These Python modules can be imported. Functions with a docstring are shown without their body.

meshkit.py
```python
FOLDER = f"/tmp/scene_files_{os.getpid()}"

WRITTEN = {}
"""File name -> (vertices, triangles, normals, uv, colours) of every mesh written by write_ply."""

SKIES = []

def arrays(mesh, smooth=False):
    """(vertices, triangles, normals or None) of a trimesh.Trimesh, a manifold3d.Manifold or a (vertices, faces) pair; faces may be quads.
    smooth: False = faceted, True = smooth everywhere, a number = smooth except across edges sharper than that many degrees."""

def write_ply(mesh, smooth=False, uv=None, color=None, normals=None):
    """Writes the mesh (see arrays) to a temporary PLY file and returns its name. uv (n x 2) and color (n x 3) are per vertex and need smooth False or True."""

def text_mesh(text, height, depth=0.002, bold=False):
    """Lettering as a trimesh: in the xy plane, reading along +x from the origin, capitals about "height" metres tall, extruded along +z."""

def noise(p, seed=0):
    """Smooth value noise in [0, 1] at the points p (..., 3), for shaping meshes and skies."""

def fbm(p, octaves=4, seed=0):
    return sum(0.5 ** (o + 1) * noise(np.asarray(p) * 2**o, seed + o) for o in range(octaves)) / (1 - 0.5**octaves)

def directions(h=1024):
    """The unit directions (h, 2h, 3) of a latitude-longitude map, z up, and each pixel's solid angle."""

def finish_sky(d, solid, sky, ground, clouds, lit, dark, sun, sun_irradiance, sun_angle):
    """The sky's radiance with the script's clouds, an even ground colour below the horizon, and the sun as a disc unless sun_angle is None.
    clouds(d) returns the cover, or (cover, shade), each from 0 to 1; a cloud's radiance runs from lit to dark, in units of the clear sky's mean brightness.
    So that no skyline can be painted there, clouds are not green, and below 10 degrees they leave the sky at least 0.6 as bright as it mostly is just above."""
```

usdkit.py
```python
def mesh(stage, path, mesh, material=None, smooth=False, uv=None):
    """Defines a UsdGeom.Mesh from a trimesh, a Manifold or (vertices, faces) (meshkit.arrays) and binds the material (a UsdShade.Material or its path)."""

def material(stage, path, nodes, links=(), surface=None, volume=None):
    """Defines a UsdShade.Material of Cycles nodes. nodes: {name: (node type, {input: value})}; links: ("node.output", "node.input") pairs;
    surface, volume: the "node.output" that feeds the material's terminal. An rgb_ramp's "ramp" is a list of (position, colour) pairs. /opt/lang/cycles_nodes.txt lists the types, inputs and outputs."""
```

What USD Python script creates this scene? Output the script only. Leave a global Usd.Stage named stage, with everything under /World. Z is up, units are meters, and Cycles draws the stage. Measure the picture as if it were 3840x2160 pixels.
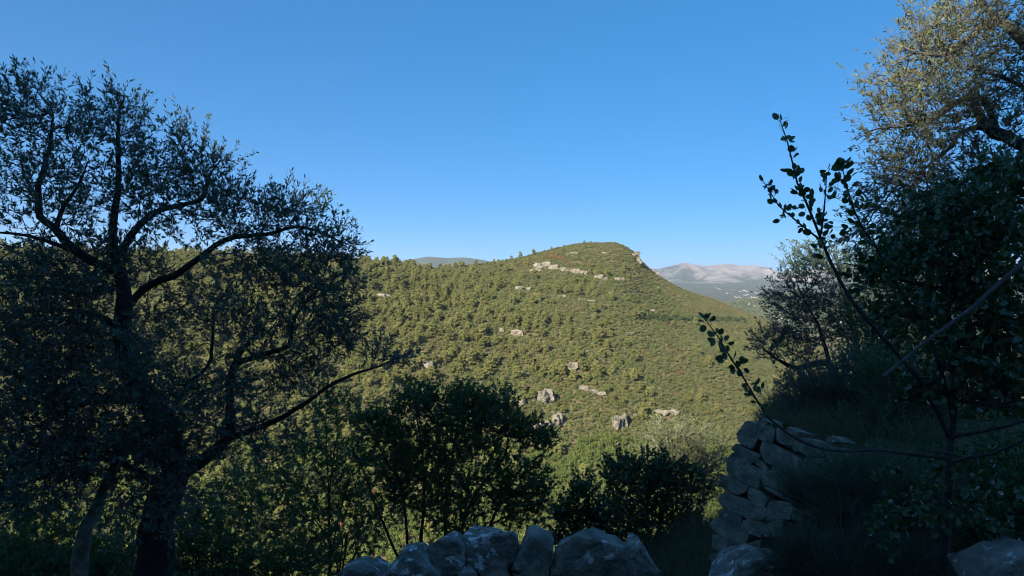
import math, numpy as np, trimesh, manifold3d, usdkit, meshkit
from scipy.spatial import cKDTree
from scipy.interpolate import PchipInterpolator
from pxr import Usd, UsdGeom, UsdLux, UsdShade, Sdf, Gf, Vt

# ------------------------------------------------------------------ camera, sky, sun, exposure
stage = Usd.Stage.CreateInMemory()
UsdGeom.SetStageUpAxis(stage, UsdGeom.Tokens.z)
UsdGeom.SetStageMetersPerUnit(stage, 1.0)
world = UsdGeom.Xform.Define(stage, '/World')
UsdGeom.Scope.Define(stage, '/World/Looks')
F = 2643.0                                   # focal length in pixels of a 3840 wide picture
cam = UsdGeom.Camera.Define(stage, '/World/camera')
cam.CreateHorizontalApertureAttr(36.0)
cam.CreateVerticalApertureAttr(20.25)
cam.CreateFocalLengthAttr(36.0 * F / 3840)
cam.CreateClippingRangeAttr(Gf.Vec2f(0.05, 100000))
cam.AddTranslateOp().Set(Gf.Vec3d(0, 0, 0))  # the eye is the origin: z = 0 is eye level
cam.AddRotateXYZOp().Set(Gf.Vec3f(90, 0, 0))
cam.CreateExposureAttr(1.5)
SUN_EL, SUN_PHI = math.radians(27), math.radians(30)     # sun behind the viewer, to the left
TX, TY = math.sin(SUN_PHI), math.cos(SUN_PHI)            # the way the light travels over the ground
HAZE = 6.5e-5                                # density of the air
to_sun = np.array([-TX * math.cos(SUN_EL), -TY * math.cos(SUN_EL), math.sin(SUN_EL)])
dome = UsdLux.DomeLight.Define(stage, '/World/sky')
sky_mat = usdkit.material(stage, '/World/Looks/sky', {
    's': ('sky_texture', dict(sky_type='single_scattering', sun_disc=False, sun_elevation=SUN_EL, sun_rotation=math.atan2(to_sun[0], to_sun[1]), altitude=300.0, air_density=0.4, aerosol_density=0.0, ozone_density=6.0)),
    'g': ('gamma', dict(gamma=0.5)), 'h': ('hsv', dict(hue=0.5, saturation=1.64, value=1.0, fac=1.0)),
    'b': ('background_shader', dict(strength=0.15))}, [('s.color', 'g.color'), ('g.color', 'h.color'), ('h.color', 'b.color')], surface='b.background')
UsdShade.MaterialBindingAPI.Apply(dome.GetPrim()).Bind(sky_mat)
sun = UsdLux.DistantLight.Define(stage, '/World/sun')
sun.CreateIntensityAttr(1.25); sun.CreateAngleAttr(0.5); sun.CreateNormalizeAttr(True)
sun.CreateColorAttr(Gf.Vec3f(1.0, 0.88, 0.70))
_z = Gf.Vec3d(*map(float, to_sun)); _m = Gf.Matrix4d(1.0); _m.SetRotate(Gf.Rotation(Gf.Vec3d(0, 0, 1), _z))
sun.AddTransformOp().Set(_m)

# ------------------------------------------------------------------ helpers
used = {}
def numbered(path):
    n = used.get(path, 0); used[path] = n + 1
    return path if n == 0 else '%s_%03d' % (path, n)
def tag(p, label=None, category=None, group=None, kind=None):
    for k, v in (('label', label), ('category', category), ('group', group), ('kind', kind)):
        if v: p.SetCustomDataByKey(k, v)
    return p
def thing(name, label, category, loc=(0, 0, 0), rz=0.0, scale=None, group=None, source=None):
    x = UsdGeom.Xform.Define(stage, numbered('/World/' + name))
    x.AddTranslateOp().Set(Gf.Vec3d(*map(float, loc)))
    if rz or source: x.AddRotateZOp().Set(float(math.degrees(rz)))
    if scale is not None: x.AddScaleOp().Set(Gf.Vec3f(*map(float, np.broadcast_to(scale, 3))))
    p = x.GetPrim(); tag(p, label, category, group)
    if source:
        p.GetReferences().AddInternalReference(source); p.SetInstanceable(True)
    return p
def part(name, mesh, material, parent, smooth=False, kind=None, label=None):
    path = numbered('%s/%s' % (parent.GetPath() if hasattr(parent, 'GetPath') else parent, name))
    m = usdkit.mesh(stage, path, mesh, material, smooth=smooth)
    tag(m.GetPrim(), label, None, None, kind)
    return m.GetPrim()
def mat(name, nodes, links, surface): return usdkit.material(stage, '/World/Looks/' + name, nodes, links, surface=surface)
def at(px, py, Y): return np.array([(px - 1920) / F * Y, Y, (1080 - py) / F * Y])
def noise2(x, y, s, seed, octaves=4): return meshkit.fbm(np.stack([x / s, y / s, np.zeros_like(x) + .37], -1), octaves, seed) - .5
def sstep(a, b, x):
    t = np.clip((x - a) / (b - a), 0, 1); return t * t * (3 - 2 * t)

# ------------------------------------------------------------------ materials
def foliage_mat(name, cols, rough=.55, transl=.25, tcol=None, spec=.25):
    stops = [(i / (len(cols) - 1), c) for i, c in enumerate(cols)]
    tc = tcol or tuple(min(1, 1.3 * v) for v in cols[-1])
    return mat(name, {
        'o': ('object_info', {}), 'g': ('geometry', {}), 'm': ('math', dict(math_type='multiply_add', value2=.45)), 'w': ('math', dict(math_type='multiply', value2=.55)),
        'r': ('rgb_ramp', dict(ramp=stops)), 'p': ('principled_bsdf', dict(roughness=rough, specular_ior_level=spec)),
        't': ('translucent_bsdf', dict(color=tc)), 'x': ('mix_closure', dict(fac=transl))},
        [('g.random_per_island', 'w.value1'), ('o.random', 'm.value1'), ('w.value', 'm.value3'), ('m.value', 'r.fac'), ('r.color', 'p.base_color'), ('p.BSDF', 'x.closure1'), ('t.BSDF', 'x.closure2')], 'x.closure')
def noisy_mat(name, stops, scale, rough=.9, bump=.3, detail=6, spec=.2, dist=.02, space='geo'):
    return mat(name, {
        'g': ('geometry', {}), 'n': ('noise_texture', dict(scale=scale, detail=detail, roughness=.6)), 'r': ('rgb_ramp', dict(ramp=stops)),
        'n2': ('noise_texture', dict(scale=scale * 6, detail=4, roughness=.6)), 'b': ('bump', dict(strength=bump, distance=dist)),
        'p': ('principled_bsdf', dict(roughness=rough, specular_ior_level=spec))},
        [('g.position', 'n.vector'), ('g.position', 'n2.vector'), ('n.fac', 'r.fac'), ('r.color', 'p.base_color'), ('n2.fac', 'b.height'), ('b.normal', 'p.normal')], 'p.BSDF')
M_soil = noisy_mat('dry_soil', [(.3, (.05, .042, .028)), (.5, (.085, .075, .045)), (.7, (.07, .08, .035))], 2.0)
M_hill = noisy_mat('hill_ground', [(.3, (.075, .068, .030)), (.5, (.11, .095, .045)), (.62, (.15, .12, .07)), (.72, (.09, .09, .035))], .05, bump=.6, dist=1.0)
M_cliff = noisy_mat('pale_limestone', [(.34, (.07, .07, .05)), (.47, (.19, .175, .14)), (.7, (.28, .255, .21))], .35, bump=.8, dist=.8)

# ------------------------------------------------------------------ the land, one height field
SKX = [-3000, 0, 450, 820, 1342, 1490, 1560, 1653, 1789, 1938, 2087, 2206, 2296, 2370, 2400, 2475, 2564, 2683, 2832, 2980, 3200, 3500, 3840, 7000]
SKY = [900, 930, 940, 950, 972, 985, 997, 1008, 992, 969, 931, 911, 910, 940, 974, 1037, 1086, 1125, 1185, 1244, 1330, 1440, 1540, 2200]
RDX = [-3000, 0, 1000, 1700, 2200, 2500, 3000, 3400, 3840, 7000]
RDY = [370, 385, 420, 490, 570, 640, 800, 900, 980, 1100]
SK_C, RD_C = PchipInterpolator(SKX, SKY), PchipInterpolator(RDX, RDY)
SW_C = PchipInterpolator([-3000, 0, 1000, 1700, 2150, 2600, 3000, 3500, 3840, 7000], [900, 930, 958, 985, 980, 1070, 1235, 1440, 1540, 2200])   # the same hill without its knob, for the lower slopes
YV_C = PchipInterpolator([-3000, 0, 1500, 2600, 3840, 7000], [140, 150, 190, 215, 260, 300]); ZV_C = PchipInterpolator([-3000, 0, 1500, 2600, 3840, 7000], [-60, -66, -80, -96, -140, -170])
W0, W1 = np.array([1.98, 6.05]), np.array([2.72, 5.02])      # the top edge of the right-hand dry-stone wall, far end and near end
WN = np.array([-(W0 - W1)[1], (W0 - W1)[0]]); WN /= np.linalg.norm(WN)
if WN[1] > 0: WN = -WN                                       # the face's normal, towards the viewer and left

def near_height(x, y):
    """The terraced slope on the viewer's side of the valley."""
    step = sstep(3.55, 4.1, y)
    low = .42 * sstep(1.0, 2.4, x) - 2.55 - .25 * np.clip(y - 4, 0, 5) + .12 * np.clip(x, -3, 3) - .5 * np.clip(y - 9, 0, 400) - .07 * np.clip(y - 30, 0, 200)
    z = -1.62 * (1 - step) + low * step
    # terrace held by the right-hand wall
    d = (x - W0[0]) * WN[0] + (y - W0[1]) * WN[1]            # > 0 in front of the wall's face
    along = (x - W0[0]) * (W1 - W0)[0] + (y - W0[1]) * (W1 - W0)[1]
    raised = (1 - sstep(-.42, -.22, d)) * sstep(-.25, .05, along / np.linalg.norm(W1 - W0) + .0 * x)
    top = -1.22 - .06 * np.clip(y - 5, 0, 6) - .42 * np.clip(y - 9, 0, 400)
    side = sstep(1.9, 2.6, x - .25 * np.clip(y - 6, 0, 30))
    z = np.where(y < 14, z + (np.maximum(top, z) - z) * np.maximum(raised, side * (y > 6)) * sstep(3.2, 4.2, y), z)
    dip = sstep(1.1, 1.6, x) * (1 - sstep(2.6, 3.4, x)) * sstep(2.6, 3.4, y) * (1 - sstep(5.2, 6.0, y))
    return z + .10 * noise2(x, y, 1.1, 3) + .5 * sstep(8, 25, y) * noise2(x, y, 9., 4)

def back_height(x, y):
    """The hillside behind the viewer that keeps the foreground in shade."""
    d, e = x * TX + y * TY, x * TY - y * TX
    A = np.interp(e, [-7.0, -5.0, -3.6, -2.6, -1.2, -.5, .25, 1.0], [4.7, 3.75, 3.75, 6.8, 6.8, 5.6, 5.6, 7.6]) - .55 * np.clip(-12 - e, 0, 160)
    s = np.maximum(-d, 0); sc = np.minimum(s, 45)
    z = A + math.tan(SUN_EL) * sc - (A + 1.62) * (1 - sc / 45) ** 2 - .25 * np.clip(s - 45, 0, 400)     # tangent to the sun's rays at its crest
    return z - .8 * sstep(6, 30, s) * (noise2(x, y, 6., 9) + .5)

def far_height(x, y):
    Y = np.maximum(y, 1.0); px = 1920 + F * np.clip(x / Y, -3, 3)
    pc = np.clip(px, -3000, 7000); yr = RD_C(pc); zr = (1080 - SK_C(pc)) / F * yr
    yv = YV_C(pc); zv = ZV_C(pc)
    t = (Y - yv) / (yr - yv); tc = np.clip(t, 0, 1)
    zw = (1080 - SW_C(pc)) / F * yr; zr = zw + (zr - zw) * sstep(.35, 1.0, tc)
    hill = zv + (zr - zv) * tc * (1.30 - .30 * tc)
    hill += (sstep(0, .25, t) * (1 - sstep(.72, .98, t))) * (14 * noise2(x, y, 95., 11) + 5 * noise2(x, y, 30., 12))
    hill -= 62 * sstep(.99, 1.5, t) + np.clip(t - 1.5, 0, 3) * 25
    plain = -165 + 95 * sstep(1500, 5200, Y) + 130 * sstep(4500, 8300, Y) + 10 * noise2(x, y, 500., 14)
    plain += 128 * np.exp(-((x - 1300) / 620) ** 2 - ((Y - 2600) / 420) ** 2)
    q = sstep(1.0, 1.8, t); q = np.where(px < 1700, sstep(1.0, 2.6, t), q)
    land = np.where(t > 1, np.maximum(hill * (1 - q) + plain * q, plain), hill)
    slope = near_height(x, y)
    return np.where(t < 0, np.where(slope > zv, slope, zv), np.where(t < .1, np.maximum(land, slope), land))

def height(x, y):
    x, y = np.asarray(x, float), np.asarray(y, float)
    d = x * TX + y * TY
    w = sstep(1.5, -2.0, -0.0 + d) if False else 1 - sstep(-2.0, 1.5, d)
    f = np.where(y > 30, far_height(x, y), near_height(x, y))
    return f * (1 - w) + back_height(x, y) * w

def polar_mesh(th, r):
    T, R = np.meshgrid(th, r, indexing='ij')
    x, y = R * np.sin(T), R * np.cos(T)
    v = np.stack([x, y, height(x, y)], -1).reshape(-1, 3)
    i, j = np.meshgrid(np.arange(len(th) - 1), np.arange(len(r) - 1), indexing='ij')
    k = i * len(r) + j
    q = np.stack([k, k + 1, k + len(r) + 1, k + len(r)], -1).reshape(-1, 4)[:, ::-1]
    return v, q
th_front = np.linspace(math.radians(-46), math.radians(46), 420)
th_all = np.concatenate([np.linspace(math.radians(-180), math.radians(-46.4), 90), th_front, np.linspace(math.radians(46.4), math.radians(180), 90)])
v, f = polar_mesh(th_all, np.geomspace(.25, 60, 190))
ground = usdkit.mesh(stage, '/World/ground', (v, f), M_soil, smooth=True).GetPrim(); tag(ground, 'shaded stony terraces and steep slope round the viewpoint', 'ground', kind='structure')
th_h = np.concatenate([np.linspace(math.radians(-75), math.radians(-46.4), 30), th_front, np.linspace(math.radians(46.4), math.radians(75), 30)])
v, f = polar_mesh(th_h, np.concatenate([np.linspace(60, 1100, 330), np.linspace(1106, 1500, 30), np.linspace(1520, 2300, 26)]))
hill = usdkit.mesh(stage, '/World/hill', (v, f), M_hill, smooth=True).GetPrim(); tag(hill, 'sunlit wooded hill rising across the valley', 'hill', kind='structure')

# the far country seen past the hill's right flank, its mountains and a blue ridge behind the saddle
M_plain = noisy_mat('wooded_plain', [(.3, (.035, .05, .022)), (.5, (.05, .065, .028)), (.62, (.085, .085, .045)), (.75, (.05, .06, .03))], .012, bump=.8, dist=8.0)
M_mount = mat('bare_mountain', {
    'g': ('geometry', {}), 's': ('separate_xyz', {}), 'n': ('noise_texture', dict(scale=.0016, detail=8, roughness=.62)), 'n2': ('noise_texture', dict(scale=.012, detail=6, roughness=.65)),
    'h': ('map_range', dict(from_min=40.0, from_max=330.0, to_min=-.19, to_max=-.03)), 'a': ('math', dict(math_type='add')), 'a2': ('math', dict(math_type='multiply_add', value2=.48)),
    'r': ('rgb_ramp', dict(ramp=[(.52, (.045, .06, .035)), (.585, (.13, .125, .10)), (.66, (.20, .18, .168)), (.85, (.28, .255, .24))])),
    'b': ('bump', dict(strength=.9, distance=30.0)), 'p': ('principled_bsdf', dict(roughness=.95, specular_ior_level=.1))},
    [('g.position', 'n.vector'), ('g.position', 'n2.vector'), ('g.position', 's.vector'), ('s.z', 'h.value'), ('n.fac', 'a.value1'), ('h.result', 'a.value2'), ('n2.fac', 'a2.value1'), ('a.value', 'a2.value3'),
     ('a2.value', 'r.fac'), ('r.color', 'p.base_color'), ('n2.fac', 'b.height'), ('b.normal', 'p.normal')], 'p.BSDF')
M_ridge = noisy_mat('wooded_ridge', [(.35, (.04, .055, .03)), (.6, (.06, .075, .04)), (.72, (.14, .13, .10))], .004, bump=.7, dist=15.0)
def fan_grid(px, Y, zf):
    P, Q = np.meshgrid(px, Y, indexing='ij')
    x = (P - 1920) / F * Q
    v = np.stack([x, Q, zf(P, x, Q)], -1).reshape(-1, 3)
    i, j = np.meshgrid(np.arange(len(px) - 1), np.arange(len(Y) - 1), indexing='ij'); k = i * len(Y) + j
    return v, np.stack([k, k + len(Y), k + len(Y) + 1, k + 1], -1).reshape(-1, 4)
def plain_z(P, x, Y):
    z = -165 + 95 * sstep(1500, 5200, Y) + 128 * sstep(4500, 8600, Y) + 16 * noise2(x, Y, 420., 14) + 5 * noise2(x, Y, 120., 15)
    return z + 122 * np.exp(-((x - 1250) / 600) ** 2 - ((Y - 2700) / 430) ** 2)
v, f = fan_grid(np.linspace(1400, 5200, 260), np.geomspace(1480, 9000, 240), plain_z)
tag(usdkit.mesh(stage, '/World/valley', (v, f), M_plain, smooth=True).GetPrim(), 'hazy wooded valley dotted with houses', 'valley', kind='structure')
MTX = [2200, 2350, 2459, 2512, 2566, 2609, 2645, 2681, 2730, 2778, 2850, 2887, 2923, 2959, 3040, 3200, 3400, 3600, 3840, 4300, 5200]
MTY = [1040, 1022, 1009, 998, 986, 992, 996, 993, 990, 996, 999, 1005, 1020, 1017, 1008, 1000, 1012, 1004, 1012, 1030, 1060]
MT_C = PchipInterpolator(MTX, MTY)
def mountain_z(P, x, Y):
    yr = 10600 + 350 * noise2(x, Y * 0, 1800., 21); t = (Y - 8300) / (yr - 8300)
    zr = (1080 - MT_C(P)) / F * yr; base = plain_z(P, x, np.minimum(Y, 8600)) - 6
    up = np.clip(t, 0, 1); rid = 1 - np.abs(2 * meshkit.noise(np.stack([x / 620 + .25 * Y / 620, Y / 1500, 0 * x], -1), 22) - 1)
    rid2 = 1 - np.abs(2 * meshkit.noise(np.stack([x / 260 - .2 * Y / 260, Y / 700, 0 * x], -1), 23) - 1)
    z = base + (zr - base) * (1.25 * up - .25 * up * up) + sstep(0, .2, t) * (1 - sstep(.75, 1.0, t)) * (115 * (rid - .62) + 62 * (rid2 - .5) + 50 * noise2(x, Y, 150., 24))
    return z - 500 * sstep(1.0, 2.2, t)
v, f = fan_grid(np.linspace(2150, 5200, 420), np.concatenate([np.linspace(8200, 11200, 130), np.linspace(11300, 12800, 8)]), mountain_z)
tag(usdkit.mesh(stage, '/World/mountain', (v, f), M_mount, smooth=True).GetPrim(), 'long bare pale limestone mountain on the horizon at right', 'mountain', kind='structure')
BL_C = PchipInterpolator([900, 1300, 1450, 1539, 1570, 1604, 1640, 1675, 1735, 1789, 1860, 1950, 2100], [1050, 1010, 986, 972, 968, 962, 964, 967, 965, 971, 984, 1000, 1050])
def blue_z(P, x, Y):
    t = (Y - 5000) / 1500; zr = (1080 - BL_C(P)) / F * 6500
    return np.where(t < 1, -80 + (zr + 80) * (1.3 * np.clip(t, 0, 1) - .3 * np.clip(t, 0, 1) ** 2), zr - 250 * (t - 1)) + sstep(0, .3, t) * (1 - sstep(.7, 1, t)) * 60 * noise2(x, Y, 420., 31)
v, f = fan_grid(np.linspace(900, 2100, 150), np.linspace(5000, 7400, 60), blue_z)
tag(usdkit.mesh(stage, '/World/mountain_001', (v, f), M_ridge, smooth=True).GetPrim(), 'low blue wooded ridge far behind the saddle of the hill', 'mountain', kind='structure')

# ------------------------------------------------------------------ hill vegetation
def cards(P, N, size, rng, aspect=1.0, spread=.55):
    """One leaf-clump triangle pair per point P, facing roughly N."""
    n = len(P); N = N + rng.normal(0, spread, (n, 3)); N /= np.linalg.norm(N, axis=1, keepdims=True)
    a = np.cross(N, rng.normal(0, 1, (n, 3))); a /= np.linalg.norm(a, axis=1, keepdims=True); b = np.cross(N, a)
    s = size * rng.uniform(.6, 1.35, (n, 1)); v = np.stack([P - a * s * .5 - b * s * .25 * aspect, P + a * s * .5 - b * s * .3 * aspect, P + b * s * .6 * aspect + a * s * rng.uniform(-.2, .2, (n, 1))], 1).reshape(-1, 3)
    return v, np.arange(3 * n).reshape(-1, 3)
def join(ms):
    o = np.cumsum([0] + [len(m[0]) for m in ms]); return np.vstack([m[0] for m in ms]), np.vstack([np.asarray(m[1]) + k for m, k in zip(ms, o)])
def crown(clumps, per, size, rng, flat=.75):
    """Leaf clumps on the shells of CLUMPS, rows of (x, y, z, radius)."""
    P, N = [], []
    for x, y, z, r in clumps:
        d = rng.normal(0, 1, (per, 3)); d[:, 2] += .25; d /= np.linalg.norm(d, axis=1, keepdims=True)
        P.append(np.array([x, y, z]) + d * r * rng.uniform(.72, 1.06, (per, 1)) * [1, 1, flat]); N.append(d)
    return cards(np.vstack(P), np.vstack(N), size, rng)
def tube(P, R, sides=6):
    P = np.asarray(P, float); R = np.broadcast_to(R, (len(P),)); T = np.gradient(P, axis=0); T /= np.linalg.norm(T, axis=1, keepdims=True) + 1e-12
    up = np.where(np.abs(T[:, 2:]) < .9, [[0, 0, 1.]], [[1., 0, 0]]); A = np.cross(T, up); A /= np.linalg.norm(A, axis=1, keepdims=True); B = np.cross(T, A)
    for i in range(1, len(P)):                                    # keep the frame from spinning
        a = A[i - 1] - T[i] * (A[i - 1] @ T[i]); A[i] = a / (np.linalg.norm(a) + 1e-12); B[i] = np.cross(T[i], A[i])
    g = np.arange(sides) * 2 * np.pi / sides
    v = P[:, None] + R[:, None, None] * (np.cos(g)[None, :, None] * A[:, None] + np.sin(g)[None, :, None] * B[:, None])
    i, j = np.meshgrid(np.arange(len(P) - 1), np.arange(sides), indexing='ij'); j2 = (j + 1) % sides
    q = np.stack([i * sides + j, i * sides + j2, (i + 1) * sides + j2, (i + 1) * sides + j], -1).reshape(-1, 4)
    e = np.arange(1, sides - 1); k = (len(P) - 1) * sides
    t = np.vstack([q[:, [0, 1, 2]], q[:, [0, 2, 3]], np.stack([0 * e + k, k + e, k + e + 1], -1)])
    return v.reshape(-1, 3), t
M_pine = foliage_mat('pine_needles', [(.125, .138, .042), (.185, .192, .064), (.235, .235, .092)], transl=.2)
M_scrub = foliage_mat('scrub_leaves', [(.080, .102, .034), (.142, .156, .056), (.212, .206, .098)], transl=.2)
M_darkscrub = foliage_mat('dark_oak_scrub', [(.035, .055, .020), (.055, .080, .030), (.085, .11, .045)], transl=.15)
M_dry = foliage_mat('dry_scrub_leaves', [(.10, .10, .042), (.165, .155, .070), (.24, .22, .12)], transl=.15)
M_grey = foliage_mat('grey_scrub_leaves', [(.10, .115, .07), (.17, .175, .115), (.27, .27, .19)], transl=.15)
M_oak = foliage_mat('valley_oak_leaves', [(.080, .115, .028), (.125, .158, .040), (.175, .20, .060)], transl=.25)
M_red = foliage_mat('rusty_leaves', [(.15, .075, .035), (.23, .12, .06)], transl=.15)
M_bark = noisy_mat('grey_bark', [(.3, (.06, .05, .042)), (.6, (.14, .12, .10)), (.8, (.20, .18, .155))], 9.0, bump=.7, dist=.01)
def pine_forms():
    out = []
    for k in range(5):
        rng = np.random.default_rng(100 + k); H = rng.uniform(6.2, 7.6); cl = []
        for i in range(40):
            h = rng.uniform(.14, .98) ** .85; w = 2.8 * math.sqrt(max(0, 1 - ((h - .36) / .68) ** 2))
            a = rng.uniform(0, 6.28); rr = w * rng.uniform(.35, .92); cl.append((math.cos(a) * rr, math.sin(a) * rr, H * h, rng.uniform(.5, .9)))
        cl += [(0, 0, H * .97, .85), (0, 0, H * .6, 1.5)]
        out.append((crown(cl, 34, .50, rng, .7), tube([(0, 0, -1), (.1, 0, H * .35), (-.1, .1, H * .9)], [.2, .15, .04], 5)))
    return out
def scrub_form(k, h=1.9, w=1.5, n=9, per=36, size=.38):
    rng = np.random.default_rng(200 + k); cl = []
    for i in range(n):
        a, r = rng.uniform(0, 6.28), w * math.sqrt(rng.uniform(0, 1)) * .8
        cl.append((math.cos(a) * r, math.sin(a) * r, h * rng.uniform(.25, .75) * (1 - .3 * r / w), rng.uniform(.5, .9) * w * .6))
    return crown(cl, per, size, rng, .9)
PINES = pine_forms()
for k, (c, t) in enumerate(PINES):
    p = stage.CreateClassPrim('/World/pine_form' + ('_%03d' % k if k else ''))
    usdkit.mesh(stage, p.GetPath().AppendChild('crown'), c, M_pine); usdkit.mesh(stage, p.GetPath().AppendChild('trunk'), t, M_bark, smooth=True)
def scatter(path, protos, P, which, yaw, scale, label, category, material=None, kind='stuff'):
    """A PointInstancer: PROTOS is a list of lists of (name, mesh, material)."""
    pi = UsdGeom.PointInstancer.Define(stage, path); tag(pi.GetPrim(), label, category, None, kind)
    rel = []
    for k, pieces in enumerate(protos):
        x = UsdGeom.Xform.Define(stage, '%s/forms/form_%03d' % (path, k))
        for nm, m, mm in pieces: usdkit.mesh(stage, x.GetPath().AppendChild(nm), m, mm)
        rel.append(x.GetPath())
    pi.CreatePrototypesRel().SetTargets(rel)
    pi.CreateProtoIndicesAttr(Vt.IntArray.FromNumpy(np.asarray(which, np.int32))); pi.CreatePositionsAttr(Vt.Vec3fArray.FromNumpy(np.asarray(P, np.float32)))
    q = np.zeros((len(P), 4), np.float32); q[:, 2] = np.sin(yaw / 2); q[:, 3] = np.cos(yaw / 2)
    pi.CreateOrientationsAttr(Vt.QuathArray([Gf.Quath(float(w), 0, 0, float(z)) for z, w in zip(q[:, 2], q[:, 3])]))
    s = np.asarray(scale, np.float32); s = np.repeat(s[:, None], 3, 1) if s.ndim == 1 else s
    pi.CreateScalesAttr(Vt.Vec3fArray.FromNumpy(s))
rng = np.random.default_rng(7)
def hill_points(n, y0, y1, seed):
    r = np.random.default_rng(seed); y = np.sqrt(r.uniform(y0 ** 2, y1 ** 2, n)); px = r.uniform(-250, 4050, n); x = (px - 1920) / F * y
    return x, y, px
def hill_t(px, y): return (y - YV_C(px)) / (RD_C(px) - YV_C(px))
def thin(x, y, gap):
    """Drops points closer than GAP to an earlier one."""
    keep = np.ones(len(x), bool)
    for a, b in sorted(cKDTree(np.stack([x, y], 1)).query_pairs(gap)):
        if keep[a]: keep[b] = False
    return keep
# rock outcrops: (x0, x1, y0, y1) in the picture's pixels, lumps, label
OUT = [(2009, 2090, 983, 1013, 9, 'broad pale cliff with a notched top, largest rock face high on the hill'), (1991, 2033, 1008, 1020, 4, 'low cream ledge just below the left end of the broad cliff'),
       (2093, 2198, 999, 1034, 10, 'long pale rock face running down to the right of the broad cliff'), (2233, 2277, 1029, 1050, 5, 'small jagged rocks right of the long slanting rock face'),
       (2308, 2336, 1040, 1056, 4, 'pair of small pale rocks farthest right of the upper cliff line'), (2365, 2384, 950, 960, 1, 'stepped ledge touching the left side of the rock pillar'),
       (2127, 2135, 952, 962, 1, 'tiny upright rock near the summit, left of the paired summit rocks'), (2142, 2166, 945, 957, 3, 'knobbly rock pair just below the hill summit'), (2259, 2275, 944, 952, 2, 'flat pale slab high on the right of the summit'),
       (2461, 2472, 1022, 1038, 2, 'small cliff edge on the hill skyline below the pillar'), (2079, 2113, 1107, 1117, 3, 'left piece of the broken pale ledge line across mid slope'), (2156, 2178, 1119, 1127, 2, 'middle piece of the broken pale ledge line across mid slope'),
       (2198, 2227, 1125, 1134, 3, 'right piece of the broken pale ledge line across mid slope'), (1937, 1954, 1071, 1096, 3, 'narrow pale scree streak among pines under the broad cliff'), (2022, 2070, 1463, 1512, 6, 'tall cream crag above the centre bush'),
       (1948, 1966, 1499, 1528, 2, 'small white crag beside the top right of the centre bush'), (2004, 2060, 1578, 1612, 5, 'grey brown scree patch right of the centre bush'), (2076, 2108, 1542, 1598, 4, 'pale crag at the right end of the scree patch'),
       (2303, 2350, 1551, 1612, 7, 'bright isolated crag above the dark bushes'), (2170, 2264, 1446, 1488, 8, 'slanting chain of pale rocks right of the tall crag'), (2135, 2160, 1356, 1393, 3, 'small pale rocks at the top of the slanting chain'),
       (1589, 1618, 1353, 1388, 3, 'pale rock patch left on the slope beside the olive bough'), (1876, 1888, 1230, 1252, 2, 'small grey rock in the middle of the slope, left one of two'), (1925, 1953, 1238, 1264, 3, 'small grey rock in the middle of the slope, right one of two'),
       (1411, 1458, 1100, 1116, 4, 'low pale rocks among the pines beside the left olive tree'), (2431, 2450, 1159, 1167, 2, 'tiny pale ledge on the right flank of the hill'), (2455, 2540, 1538, 1560, 6, 'row of small white stones low on the right slope')]
def ray_hill(px, py):
    Y = np.arange(110, 1100, .5); z = (1080 - py) / F * Y; h = far_height((px - 1920) / F * Y, Y)
    k = np.nonzero(h >= z)[0]; return at(px, py, Y[k[0]] if len(k) else float(RD_C(px)))
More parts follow.
